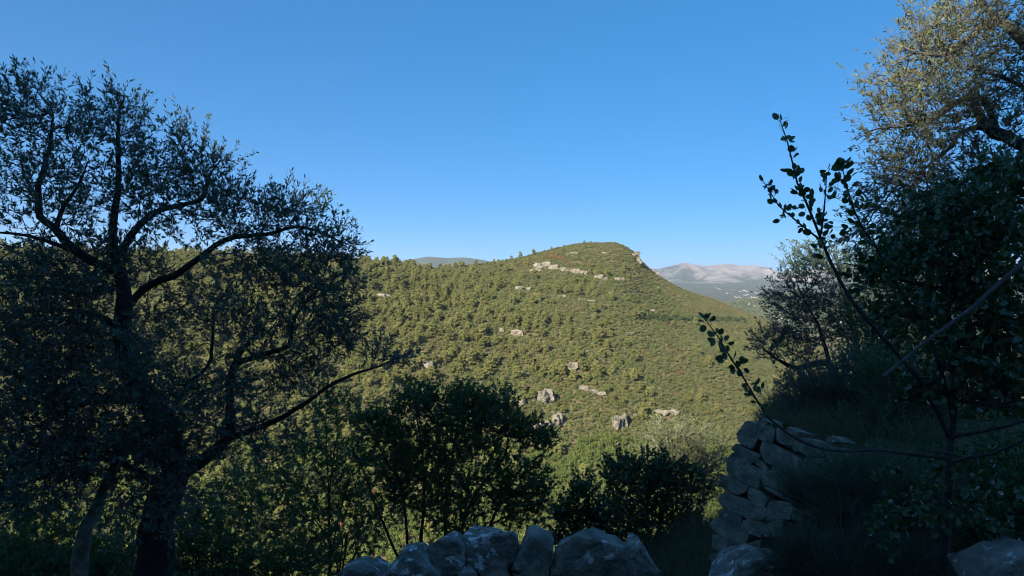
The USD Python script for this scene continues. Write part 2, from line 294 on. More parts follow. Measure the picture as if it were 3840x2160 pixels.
def lump(c, r, rng, n=16, rough=.12, sub=1):
    """A blocky rock: the hull of points on a rounded box, subdivided and roughened."""
    p = rng.uniform(-1, 1, (n, 3)); p /= np.maximum(np.abs(p).max(1, keepdims=True), .25); p *= rng.uniform(.75, 1, (n, 3))
    m = trimesh.convex.convex_hull(p * np.asarray(r))
    for _ in range(sub): m = m.subdivide()
    k = 1 / max(r); d = meshkit.fbm(m.vertices * k * 2.6 + rng.uniform(0, 50, 3), 4) - .5
    m.vertices += m.vertices / (np.linalg.norm(m.vertices, axis=1, keepdims=True) + 1e-9) * (d * 2 * rough * max(r))[:, None] + c
    return np.array(m.vertices), np.array(m.faces)
rock_at = []
for i, (x0, x1, y0, y1, n, lab) in enumerate(OUT):
    r_ = np.random.default_rng(300 + i); ms = []
    n = max(1, (n + 2) // 3)
    for k in range(n):
        u = (k + .5) / n; px = x0 + (x1 - x0) * u; skew = {2: .55, 19: .6, 12: .4, 10: .4}.get(i, 0)
        hh = (y1 - y0) * (1 - skew); py = y0 + skew * (y1 - y0) * u + hh * r_.uniform(.72, .98)
        b = ray_hill(px, py); s = b[1] / F; h = max(hh * s * r_.uniform(.75, 1.1), 1.2); w = max((x1 - x0) / n * s * r_.uniform(.66, .9), .9)
        ms.append(lump(b + [0, 1.2, h * .30], (w * 1.05, max(1.5, .5 * h), h * .58), r_, 34, .26, 3)); rock_at.append((b[0], b[1], w + 1.2))
    m = usdkit.mesh(stage, numbered('/World/rock_outcrop'), join(ms), M_cliff); tag(m.GetPrim(), lab, 'rock')
b = ray_hill(2392, 986); s = b[1] / F; r_ = np.random.default_rng(350)
pil = thing('rock_pillar', 'top heavy rock pillar standing out on the right skyline of the hill', 'rock', b)
part('column', join([lump([0, 0, 3.0], (1.9, 2.2, 4.4), r_), lump([1.8, -.5, .6], (2.2, 2.2, 2.2), r_)]), M_cliff, pil)
part('cap', join([lump([-.6, 0, 7.9], (2.6, 2.6, 1.9), r_), lump([-3.4, .5, 6.4], (2.0, 1.6, 1.2), r_)]), M_cliff, pil)
rock_tree = cKDTree([(a, b_) for a, b_, _ in rock_at]); rock_r = np.array([c for *_, c in rock_at])
def clear_of_rock(x, y, front=6.0):
    """No crown on the rocks nor just in front of them."""
    ok = np.ones(len(x), bool)
    for (a, b_), w in zip([(r[0], r[1]) for r in rock_at], rock_r):
        ok &= ~((np.abs(x - a) < w) & (y > b_ - front) & (y < b_ + 1.0))
    return ok
small = stage.CreateClassPrim('/World/small_rock_form'); r_ = np.random.default_rng(61); usdkit.mesh(stage, '/World/small_rock_form/rock', lump([0, 0, .3], (1.3, .9, .9), r_, 24, .25, 1), M_cliff)
x, y, px = hill_points(900, 200, 700, 62); t = hill_t(px, y); k = (t > .15) & (t < .97) & (px > 1350) & (noise2(x, y, 45., 63) > .10)
for a, b_, u in list(zip(x[k], y[k], r_.uniform(0, 1, k.sum())))[:26]:
    thing('small_rock', 'small pale rock showing between the shrubs of the hill', 'rock', (a, b_, float(height(a, b_)) + .6), 6.28 * u, (.5 + .8 * u * u), 'small pale rocks scattered over the hill', '/World/small_rock_form')
    rock_at.append((a, b_, .8))
rock_r = np.array([c for *_, c in rock_at])
# pines
x, y, px = hill_points(24000, 130, 720, 71); t = hill_t(px, y)
dens = .05 + .95 * (1 - sstep(1500, 2250, px + 500 * (t - .5))) * sstep(.25, .5, t) + .32 * sstep(-.02, .1, noise2(x, y, 55., 41)) * (px < 2450); dens *= np.where(px > 2300, .35 + .3 * (t < .5), 1) * np.where((px > 2020) & (t > .8), np.where(px < 2240, .25, .06), 1)
keep = (t > .02) & (t < 1.04) & (rng.uniform(0, 1, len(x)) < dens) & clear_of_rock(x, y, 9); x, y, px, t = x[keep], y[keep], px[keep], t[keep]
k = thin(x, y, 2.9); x, y, px, t = x[k], y[k], px[k], t[k]
sc = rng.uniform(.42, .90, len(x)) * np.where(t > .9, .8, 1) * np.where((px > 2020) & (t > .8), .7, 1); P = np.stack([x, y, height(x, y) - .2], 1); yaw = rng.uniform(0, 6.28, len(x)); which = rng.integers(0, len(PINES), len(x))
size = sc / y; vis = (px > 1000) & (px < 3000) & ((1080 - F * P[:, 2] / y) < 1900); order = np.argsort(-(size * vis))
for j in order[:300]:
    thing('pine_tree', 'olive green pine tree with a rounded crown standing on the sunlit hill', 'pine tree', P[j], yaw[j], sc[j], 'pine trees scattered over the sunlit hill', '/World/pine_form' + ('_%03d' % which[j] if which[j] else ''))
j = order[300:]
scatter('/World/pine_wood', [[('crown', c, M_pine), ('trunk', t_, M_bark)] for c, t_ in PINES], P[j], which[j], yaw[j], sc[j], 'smaller pines of the wood covering the hill and its skyline', 'pine wood')
print('pines', len(P))
# scrub
x, y, px = hill_points(520000, 90, 780, 72); t = hill_t(px, y); keep = (t > -.4) & (t < 1.05) & clear_of_rock(x, y, .8); x, y, px, t = x[keep], y[keep], px[keep], t[keep]
k = thin(x, y, 1.3); x, y, px, t = x[k], y[k], px[k], t[k]
bare = noise2(x, y, 24., 43); k = (bare < .25) | (t < .3); x, y, px, t, bare = x[k], y[k], px[k], t[k], bare[k]
py = 1080 - F * height(x, y) / y; redd = np.exp(-((px - 2100) / 45) ** 2 - ((py - 972 - .25 * (px - 2100)) / 9) ** 2) + .004
which = rng.integers(0, 4, len(x)); which = np.where(rng.uniform(0, 1, len(x)) < .8 * redd, 6, which); low = (t < .22 + .2 * noise2(x, y, 40., 44)) & (rng.uniform(0, 1, len(x)) < .75); which = np.where(low & (which < 4), 4 + rng.integers(0, 2, len(x)), which)
dry = noise2(x, y, 38., 45) + (.14 * sstep(1750, 2350, px) * sstep(.3, .7, t) + .08 * sstep(.75, .95, t) * (px > 1950) - .05); which = np.where((which < 4) & (dry + rng.normal(0, .09, len(x)) > .12), 7 + rng.integers(0, 2, len(x)), which); which = np.where((which < 6) & (rng.uniform(0, 1, len(x)) < .035), 9, which)
hb = np.array([ray_hill(a, 1189 + .055 * (a - 2380) + 7 * math.sin(a * .013)) for a in np.linspace(2385, 2790, 130)]) + np.random.default_rng(46).normal(0, [1.2, 2.0, 0], (130, 3)); x, y, which, t = np.r_[x, hb[:, 0]], np.r_[y, hb[:, 1]], np.r_[which, np.full(130, 10)], np.r_[t, np.full(130, .5)]
P = np.stack([x, y, height(x, y) - .3], 1)
protos = [[('shrub', scrub_form(k), M_scrub)] for k in range(4)] + [[('shrub', scrub_form(10 + k, 3.6, 1.9, 10, 46, .42), M_oak)] for k in range(2)] + [[('shrub', scrub_form(20), M_red)]] + [[('shrub', scrub_form(21 + k, 1.6), M_dry)] for k in range(2)] + [[('shrub', scrub_form(24), M_grey)], [('shrub', scrub_form(25, 4.2, 2.0, 11, 40, .42), M_darkscrub)]]
scatter('/World/hillside_scrub', protos, P, which, rng.uniform(0, 6.28, len(x)), rng.uniform(.5, 1.08, len(x)) * np.where(t > .95, .75, 1), 'dense evergreen scrub covering the hill between the pines', 'scrub')
print('scrub', len(P))

# houses of the far valley
M_house = noisy_mat('white_render', [(.3, (.40, .37, .33)), (.7, (.50, .47, .43))], .3, bump=.1)
M_tile = noisy_mat('clay_tiles', [(.3, (.30, .15, .10)), (.7, (.38, .21, .15))], .8, bump=.3)
def house_form(path, L, W, H, wing):
    p = stage.CreateClassPrim(path); ms = [trimesh.creation.box(bounds=[[-L / 2, -W / 2, -4], [L / 2, W / 2, H]])]
    if wing: ms.append(trimesh.creation.box(bounds=[[L / 2 - .2, -W / 2 + 1, -4], [L / 2 + wing, W / 2 - .5, H - 2.2]]))
    m = trimesh.util.concatenate(ms); usdkit.mesh(stage, path + '/wall', (m.vertices, m.faces), M_house)
    def roof(x0, x1, y0, y1, z, h):
        v = np.array([[x0, y0, z], [x1, y0, z], [x1, y1, z], [x0, y1, z], [x0 + 1.5, (y0 + y1) / 2, z + h], [x1 - 1.5, (y0 + y1) / 2, z + h]]); return v, np.array([[0, 1, 5], [0, 5, 4], [2, 3, 4], [2, 4, 5], [1, 2, 5], [3, 0, 4], [0, 2, 1], [0, 3, 2]])
    usdkit.mesh(stage, path + '/roof', roof(-L / 2 - .5, L / 2 + .5, -W / 2 - .5, W / 2 + .5, H + .01, 2.0), M_tile)
    if wing: usdkit.mesh(stage, path + '/wing_roof', roof(L / 2 + .3, L / 2 + wing + .4, -W / 2 + .6, W / 2 - .1, H - 2.19, 1.4), M_tile)
house_form('/World/house_form', 13, 9, 6, 0); house_form('/World/house_form_001', 16, 10, 5, 6); house_form('/World/house_form_002', 34, 11, 7, 0)
def ray_plain(px, py):
    Y = np.arange(1500, 8600, 4.0); x = (px - 1920) / F * Y; h = plain_z(px, x, Y); k = np.nonzero(h >= (1080 - py) / F * Y)[0]
    return None if not len(k) else np.array([x[k[0]], Y[k[0]], h[k[0]]])
HOUSES = [(2684, 1080), (2692, 1083), (2700, 1086), (2725, 1100), (2742, 1101), (2747, 1088), (2773, 1094), (2780, 1093), (2790, 1090), (2800, 1094), (2830, 1099), (2837, 1101), (2843, 1102), (2867, 1094), (2790, 1107), (2797, 1108), (2803, 1106),
    (2756, 1112), (2762, 1116), (2770, 1113), (2776, 1117), (2818, 1115), (2826, 1116), (2836, 1117), (2846, 1115), (2810, 1122), (2805, 1126), (2780, 1134), (2788, 1136), (2806, 1135), (2810, 1142), (2830, 1149), (2840, 1149), (2858, 1078), (2874, 1079), (2890, 1080), (2906, 1079),
    (2950, 1098), (2965, 1094), (3160, 1090), (3240, 1091), (3262, 1092), (3285, 1093), (3320, 1090), (3380, 1096), (3440, 1092), (2826, 1168), (2838, 1175), (2848, 1178), (2842, 1196), (2905, 1186), (2916, 1192), (2922, 1200), (2930, 1196), (2940, 1206), (2955, 1203), (2970, 1207), (2985, 1204), (3010, 1206),
    (2960, 1160), (3140, 1160), (3200, 1175), (3260, 1165), (3330, 1180), (3400, 1170), (3150, 1210), (3230, 1215), (3300, 1205), (3370, 1220)]
r_ = np.random.default_rng(55)
for i, (a, b) in enumerate(HOUSES):
    p = ray_plain(a, b)
    if p is None: continue
    big = (a, b) in ((2790, 1090), (2800, 1094), (2874, 1079), (3240, 1091), (3262, 1092), (3285, 1093)); k = 2 if big else int(r_.integers(0, 2))
    near = p[1] < 3400; q = ('long white building with a low roof standing in the far valley', 'long white buildings of the far valley') if big else ('white house with a clay roof on the low green hill beyond the flank', 'white houses on the low green hill') if near else ('tiny white house with a clay roof on the far wooded plain', 'white houses of the far plain')
    thing('house', q[0], 'house', p, r_.uniform(-.5, .5), r_.uniform(.8, 1.2) * (.45 if near else .65), q[1], '/World/house_form' + ('', '_001', '_002')[k])
# trees of the far valley and the low hill
r_ = np.random.default_rng(56); n = 9000; Y = np.sqrt(r_.uniform(1500 ** 2, 4200 ** 2, n)); a = r_.uniform(2500, 3900, n); x = (a - 1920) / F * Y
P = np.stack([x, Y, plain_z(a, x, Y)], 1); k = noise2(x, Y, 160., 57) > -.12; P = P[k]
scatter('/World/valley_wood', [[('shrub', scrub_form(30, 7, 5, 8, 26, 2.0), M_scrub)], [('shrub', scrub_form(31, 8, 4, 8, 26, 1.8), M_oak)]], P, r_.integers(0, 2, len(P)), r_.uniform(0, 6.28, len(P)), r_.uniform(.7, 1.5, len(P)), 'far woods and hedges of the valley floor', 'wood')

# ------------------------------------------------------------------ stones
def rock_mat(name, cols, lichen, scale=7.0, cover=.60, bump=.9):
    return mat(name, {
        'g': ('geometry', {}), 'n': ('noise_texture', dict(scale=scale, detail=7, roughness=.62)), 'r': ('rgb_ramp', dict(ramp=[(.3, cols[0]), (.5, cols[1]), (.68, cols[2])])),
        'l': ('noise_texture', dict(scale=scale * 1.15, detail=9, roughness=.62, distortion=.3)), 'lo': ('vector_math', dict(math_type='add', vector2=(31.7, 5.3, 17.1))), 'lr': ('rgb_ramp', dict(ramp=[(cover, (0, 0, 0)), (cover + .008, (.75, .75, .75)), (cover + .05, (1, 1, 1))])),
        'm': ('mix', dict(color2=lichen)), 'f': ('noise_texture', dict(scale=38.0, detail=8, roughness=.72)), 'h': ('math', dict(math_type='multiply_add', value2=.35)), 'b': ('bump', dict(strength=bump, distance=.06)),
        'p': ('principled_bsdf', dict(roughness=.93, specular_ior_level=.15))},
        [('g.position', 'n.vector'), ('g.position', 'lo.vector1'), ('lo.vector', 'l.vector'), ('g.position', 'f.vector'), ('n.fac', 'r.fac'), ('r.color', 'm.color1'), ('l.fac', 'lr.fac'), ('lr.color', 'm.fac'), ('m.color', 'p.base_color'),
         ('f.fac', 'h.value1'), ('n.fac', 'h.value3'), ('h.value', 'b.height'), ('b.normal', 'p.normal')], 'p.BSDF')
M_lich = rock_mat('lichened_limestone', [(.065, .062, .055), (.17, .165, .145), (.34, .33, .29)], (.58, .59, .60), 10.0, .58)
M_plainrock = rock_mat('grey_limestone', [(.075, .072, .063), (.18, .175, .15), (.32, .31, .27)], (.55, .55, .55), 9.0, .62)
M_wallrock = rock_mat('wall_stone', [(.09, .09, .07), (.20, .195, .155), (.33, .315, .25)], (.60, .60, .56), 8.0, .645)
M_brown = rock_mat('brown_limestone', [(.09, .07, .05), (.17, .135, .09), (.22, .19, .14)], (.4, .38, .34), 9.0, .68)
def front_plane(Y0): return lambda px, py: at(px, py, Y0)
WN3 = np.array([WN[0], WN[1], .20]); WN3 /= np.linalg.norm(WN3); WP = np.array([W0[0], W0[1], -1.15])
def wall_plane(px, py):
    d = at(px, py, 1.0); return d * (WP @ WN3) / (d @ WN3)
def stone(poly, plane, n3, depth, rng, rough=.06, bulge=.16, N=64, cut=(14, .90)):
    """A stone whose face has the outline POLY: rings that bulge to the front and close behind."""
    p = np.array([plane(*q) for q in poly]); c = p.mean(0); p = c + (p - c) * 1.07; q = np.vstack([p, p[:1]]); L = np.r_[0, np.cumsum(np.linalg.norm(np.diff(q, axis=0), axis=1))]
    u = np.linspace(0, L[-1], N, endpoint=False); b = np.stack([np.interp(u, L, q[:, k]) for k in range(3)], 1)
    for _ in range(0): b = .5 * b + .25 * np.roll(b, 1, 0) + .25 * np.roll(b, -1, 0)
    size = np.linalg.norm(b - c, axis=1).mean(); rings = [(.15, 1.0), (.3, .99), (.45, .98), (.6, .96), (.74, .92), (.86, .83), (.93, .66), (.975, .38), (1.0, .0), (1.0, -.25), (1.0, -.6), (.97, -1.1), (.75, -1.7)]
    v = [c + n3 * size * bulge]
    for s, h in rings:
        off = size * bulge * h if h > 0 else -depth * (-h) / 1.7
        v.extend(c + (b - c) * s + n3 * off)
    v.append(c - n3 * depth * 1.02); v = np.array(v); k = len(rings); f = []
    i = np.arange(N); j = (i + 1) % N
    f.append(np.stack([0 * i, 1 + i, 1 + j], 1))
    for r in range(k - 1): a0, a1 = 1 + r * N, 1 + (r + 1) * N; f += [np.stack([a0 + i, a1 + i, a1 + j], 1), np.stack([a0 + i, a1 + j, a0 + j], 1)]
    f.append(np.stack([1 + (k - 1) * N + i, 0 * i + len(v) - 1, 1 + (k - 1) * N + j], 1)); f = np.vstack(f)
    m = trimesh.Trimesh(v, f, process=False); m.fix_normals(); o = rng.uniform(0, 50, 3)
    q = v / size; cuts = rng.normal(0, 1, (cut[0], 3)) * [1, .55, 1]; cuts /= np.linalg.norm(cuts, axis=1, keepdims=True); lv = v - c
    for w in cuts:                                            # knock flats off the corners
        h = np.quantile(lv @ w, rng.uniform(cut[1], .985)); over = np.maximum(lv @ w - h, 0); lv = lv - w * (over * .94)[:, None]
    v = lv + c; m = trimesh.Trimesh(v, f, process=False); m.fix_normals()
    d = (meshkit.fbm(q * 1.5 + o, 3) - .5) * 2.6 * rough * size - np.maximum(0, meshkit.noise(q * 3.3 + o, 5) - .58) * 1.6 * rough * size + (meshkit.fbm(q * 6 + o, 4, 8) - .5) * 1.5 * rough * size - np.maximum(0, .10 - np.abs(meshkit.fbm(q * [1.6, 1.6, 3.0] + o + 7, 3, 9) - .5)) * 5.5 * rough * size
    v = v + m.vertex_normals * d[:, None]
    return v, m.faces
def conv(pts, sc, ox, oy): return [(ox + a / sc, oy + b / sc) for a, b in pts]
A_ = lambda *p: conv(p, 4.6, 1240, 1982); B_ = lambda *p: conv(p, 2.74, 1560, 1985); C_ = lambda *p: conv(p, 2.338, 2620, 1540); D_ = lambda *p: conv(p, 1.907, 3290, 1450); E_ = lambda *p: conv(p, 2.338, 2668, 1568)
rng = np.random.default_rng(11); NF = np.array([0, -1, .12]); NF /= np.linalg.norm(NF)
cap = thing('drystone_wall', 'low lichen spotted dry stone wall across the bottom centre of the view', 'stone wall', (0, 3.75, -1.6))
LOC = np.array([0, 3.75, -1.6])
FRONT = [(A_((95, 1300), (95, 966), (105, 820), (180, 740), (380, 690), (470, 705), (500, 745), (620, 730), (700, 710), (850, 710), (950, 800), (1030, 900), (1050, 1300)), M_lich, 3.55, .3), (A_((930, 700), (1080, 640), (1180, 500), (1280, 455), (1540, 435), (1600, 520), (1700, 690), (1820, 800), (1900, 966), (1890, 1300), (1050, 1300), (1000, 966)), M_lich, 3.5, .34),
    (B_((85, 310), (110, 225), (170, 135), (215, 105), (330, 103), (420, 130), (480, 190), (510, 360), (470, 440), (330, 500), (230, 470), (120, 400)), M_lich, 3.62, .36), (B_((430, 145), (480, 103), (560, 93), (610, 105), (730, 52), (830, 55), (950, 38), (990, 28), (1030, 120), (1055, 220), (1000, 330), (930, 400), (800, 440), (620, 460), (510, 370), (470, 250)), M_lich, 3.7, .4),
    (B_((1130, 75), (1240, 52), (1330, 80), (1420, 140), (1400, 330), (1370, 420), (1340, 575), (1150, 600), (1090, 470), (980, 430), (1060, 260), (1100, 150)), M_plainrock, 3.66, .34), (B_((1425, 210), (1480, 120), (1560, 65), (1700, 32), (1850, 32), (1960, 80), (2080, 130), (2170, 210), (2185, 330), (2185, 700), (1430, 700), (1500, 500), (1480, 400), (1425, 330)), M_plainrock, 3.72, .42),
    (B_((2190, 330), (2195, 230), (2240, 130), (2285, 85), (2330, 130), (2400, 250), (2430, 330), (2490, 420), (2490, 700), (2200, 700)), M_plainrock, 3.6, .25), (B_((430, 510), (470, 450), (560, 440), (650, 490), (640, 650), (420, 650)), M_lich, 3.5, .25), (B_((660, 500), (830, 452), (930, 490), (990, 560), (980, 680), (660, 680)), M_brown, 3.55, .25),
    (B_((1150, 530), (1250, 500), (1350, 440), (1350, 700), (1140, 700)), M_brown, 3.5, .2), (B_((320, 520), (400, 540), (420, 700), (250, 700), (260, 560)), M_brown, 3.52, .2), (B_((990, 480), (1080, 500), (1130, 560), (1120, 700), (1000, 700)), M_brown, 3.6, .25), (B_((1370, 420), (1440, 380), (1490, 420), (1480, 520), (1390, 700), (1360, 560)), M_brown, 3.66, .2),
    (B_((930, 420), (990, 350), (1010, 430), (960, 480)), M_brown, 3.72, .15), (A_((1700, 740), (1830, 720), (1900, 860), (1880, 940), (1780, 850)), M_brown, 3.66, .2)]
for poly, m, Y0, dep in FRONT:
    v, f = stone(poly, front_plane(Y0), NF, dep, rng, .07, cut=(11, .92)); part('stone', (v - LOC, f), m, cap, smooth=28)
v, f = tube(np.array([[-.72, .12, -.30], [-.3, .12, -.18], [.1, .12, -.12], [.5, .12, -.10], [.86, .12, -.2]]), [.14, .20, .24, .26, .18], 9); part('rubble_core', (v + [0, 0, .0], f), M_brown, cap)
wall = thing('drystone_wall', 'tall leaning end of a dry stone terrace wall at right, under the leafy branch', 'stone wall', WP)
RIGHT = [C_((405, 100), (440, 95), (500, 125), (512, 250), (470, 328), (430, 325), (318, 262), (330, 215)), C_((512, 110), (570, 70), (650, 95), (665, 200), (645, 285), (520, 252)), C_((535, 275), (620, 280), (830, 390), (930, 470), (890, 580), (780, 535), (580, 450), (535, 400)), C_((318, 290), (420, 335), (530, 395), (510, 445), (440, 465), (300, 352), (288, 320)),
    C_((285, 362), (440, 470), (545, 520), (535, 590), (510, 675), (460, 662), (240, 555), (220, 530), (240, 440)), C_((480, 415), (560, 448), (605, 515), (570, 528), (500, 470)), C_((565, 515), (700, 540), (860, 620), (850, 730), (770, 780), (590, 695), (552, 600)), C_((205, 570), (300, 598), (435, 662), (405, 712), (340, 738), (178, 660)), C_((178, 760), (230, 722), (330, 748), (590, 850), (565, 975), (400, 932), (220, 852), (165, 800)),
    C_((438, 665), (520, 700), (610, 780), (565, 850), (500, 852), (433, 760)), C_((178, 868), (230, 865), (365, 932), (352, 1035), (240, 992), (172, 920)), C_((392, 942), (570, 982), (570, 1060), (540, 1112), (440, 1082), (366, 1040)), C_((103, 990), (150, 943), (230, 968), (435, 1082), (405, 1162), (300, 1172), (118, 1042)), C_((122, 1088), (200, 1108), (295, 1170), (262, 1242), (180, 1235), (116, 1200)), C_((100, 1260), (200, 1242), (250, 1280), (210, 1340), (100, 1320)),
    C_((680, 140), (760, 138), (885, 190), (825, 312), (690, 282)), C_((828, 250), (930, 240), (1115, 290), (1085, 402), (960, 402), (826, 322)), C_((1118, 300), (1240, 330), (1310, 420), (1150, 445), (1106, 380)), C_((1110, 235), (1180, 220), (1240, 275), (1120, 280)), C_((640, 480), (790, 540), (720, 552), (636, 512)), C_((600, 790), (780, 800), (800, 950), (600, 965)), C_((575, 985), (740, 960), (720, 1100), (560, 1105)), C_((930, 420), (1090, 420), (1100, 560), (900, 580)), C_((860, 600), (1060, 590), (1060, 760), (860, 750)),
    C_((100, 1340), (300, 1260), (330, 1420), (90, 1430)), C_((300, 1190), (420, 1170), (540, 1130), (520, 1300), (320, 1300)), C_((780, 790), (1000, 770), (1020, 960), (810, 960)), C_((1100, 450), (1300, 440), (1300, 600), (1090, 600))]
for i, poly in enumerate(RIGHT):
    v, f = stone(poly, wall_plane, WN3, .28, rng, .030, .04, cut=(6, .955)); part('stone', (v - WP, f), M_wallrock, wall, smooth=28)
_e = np.array([W1 - W0]).ravel() / np.linalg.norm(W1 - W0); _h = np.array([_e[0], _e[1], 0]); _o = -WN3 * .30
v = np.array([_o + _h * a + np.array([0, 0, z]) + WN3 * (.04 if z < -.5 else 0) + np.array([WN[0], WN[1], 0]) * (-z * .2) - WN3 * dd for a, z, dd in ((.16, -.12, 0), (1.3, -.16, 0), (1.3, -1.5, 0), (.10, -1.5, 0), (.16, -.12, .35), (1.3, -.16, .35), (1.3, -1.5, .35), (.10, -1.5, .35))])
part('rubble_core', (v, np.array([[0, 1, 2], [0, 2, 3], [4, 6, 5], [4, 7, 6], [0, 4, 5], [0, 5, 1], [3, 2, 6], [3, 6, 7], [0, 3, 7], [0, 7, 4], [1, 5, 6], [1, 6, 2]])), M_brown, wall)
BOUL = [(E_((20, 1449), (60, 1400), (180, 1370), (250, 1260), (420, 1205), (560, 1130), (640, 1100), (690, 1160), (690, 1300), (640, 1700), (20, 1700)), M_lich, 4.2, .5, 'knobbly lichen covered boulder at the foot of the right hand wall'), (E_((700, 1220), (780, 1100), (850, 1140), (880, 1300), (900, 1700), (690, 1700)), M_lich, 4.45, .4, 'smaller lichened boulder half hidden by grass, right of the knobbly one'),
    (D_((700, 1700), (730, 1449), (770, 1340), (870, 1240), (970, 1165), (1090, 1140), (1170, 1170), (1330, 1300), (1400, 1700)), M_plainrock, 3.1, .5, 'big pale boulder in the dark bottom right corner')]
for poly, m, Y0, dep, lab in BOUL:
    v, f = stone(poly, front_plane(Y0), NF, dep, rng, .055, .2, 60); p = usdkit.mesh(stage, numbered('/World/boulder'), (v, f), m, smooth=28).GetPrim(); tag(p, lab, 'boulder')

# ------------------------------------------------------------------ trees and shrubs of the foreground
def frusta(A, B, ra, rb, sides=4):
    """A thin cone for each edge A-B."""
    n = len(A); T = B - A; T /= np.linalg.norm(T, axis=1, keepdims=True) + 1e-9; up = np.where(np.abs(T[:, 2:]) < .9, [[0, 0, 1.]], [[1., 0, 0]])
    a = np.cross(T, up); a /= np.linalg.norm(a, axis=1, keepdims=True); b = np.cross(T, a); g = np.arange(sides) * 2 * np.pi / sides
    ring = np.cos(g)[None, :, None] * a[:, None] + np.sin(g)[None, :, None] * b[:, None]
    v = np.stack([A[:, None] + ra[:, None, None] * ring, B[:, None] + rb[:, None, None] * ring], 1).reshape(-1, 3)
    i, j = np.meshgrid(np.arange(n), np.arange(sides), indexing='ij'); k = i * 2 * sides; j2 = (j + 1) % sides
    q = np.stack([k + j, k + j2, k + sides + j2, k + sides + j], -1).reshape(-1, 4)
    return v, np.vstack([q[:, [0, 1, 2]], q[:, [0, 2, 3]]])
def leaf_mesh(P, D, length, width, rng, kind='long', droop=0.0):
    n = len(P); D = D / (np.linalg.norm(D, axis=1, keepdims=True) + 1e-9); D[:, 2] -= droop; D /= np.linalg.norm(D, axis=1, keepdims=True) + 1e-9
    S = np.cross(D, rng.normal(0, 1, (n, 3))); S /= np.linalg.norm(S, axis=1, keepdims=True) + 1e-9; U = np.cross(S, D)
    l = length * rng.uniform(.65, 1.2, (n, 1)); w = width * rng.uniform(.75, 1.2, (n, 1)); c = rng.uniform(-.12, .2, (n, 1)) * l
    if kind == 'long':
        v = np.stack([P, P + D * l * .5 + S * w * .5 + U * c, P + D * l + U * c * .3, P + D * l * .5 - S * w * .5 + U * c * .6], 1); f = [[0, 1, 2], [0, 2, 3]]
    else:                                                       # broad, with a spiky edge
        v = np.stack([P, P + D * l * .22 + S * w * .42 + U * c * .5, P + D * l * .5 + S * w * .5 + U * c, P + D * l * .8 + S * w * .36 + U * c * .6, P + D * l, P + D * l * .8 - S * w * .36 + U * c * .4, P + D * l * .5 - S * w * .5 + U * c * .7, P + D * l * .22 - S * w * .42], 1)
        f = [[0, 1, 2], [0, 2, 3], [0, 3, 4], [0, 4, 5], [0, 5, 6], [0, 6, 7]]
    k = v.shape[1]; return v.reshape(-1, 3), (np.arange(n)[:, None, None] * k + np.array(f)[None]).reshape(-1, 3)
def wob(pts, rng, amp, step=.10):
    """A limb's polyline, resampled with a smooth wander."""
    p = np.asarray(pts, float); L = np.r_[0, np.cumsum(np.linalg.norm(np.diff(p, axis=0), axis=1))]; n = max(4, int(L[-1] / step)); u = np.linspace(0, L[-1], n)
    q = np.stack([PchipInterpolator(L, p[:, k])(u) for k in range(3)], 1); o = rng.uniform(0, 99, 3)
    w = np.stack([meshkit.fbm(np.stack([u * 3 + o[k], u * 0, u * 0], -1), 3, k) - .5 for k in range(3)], 1) * amp * 2
    return q + w * np.minimum(1, np.minimum(u, 1e9) / (.3 * L[-1]))[:, None]
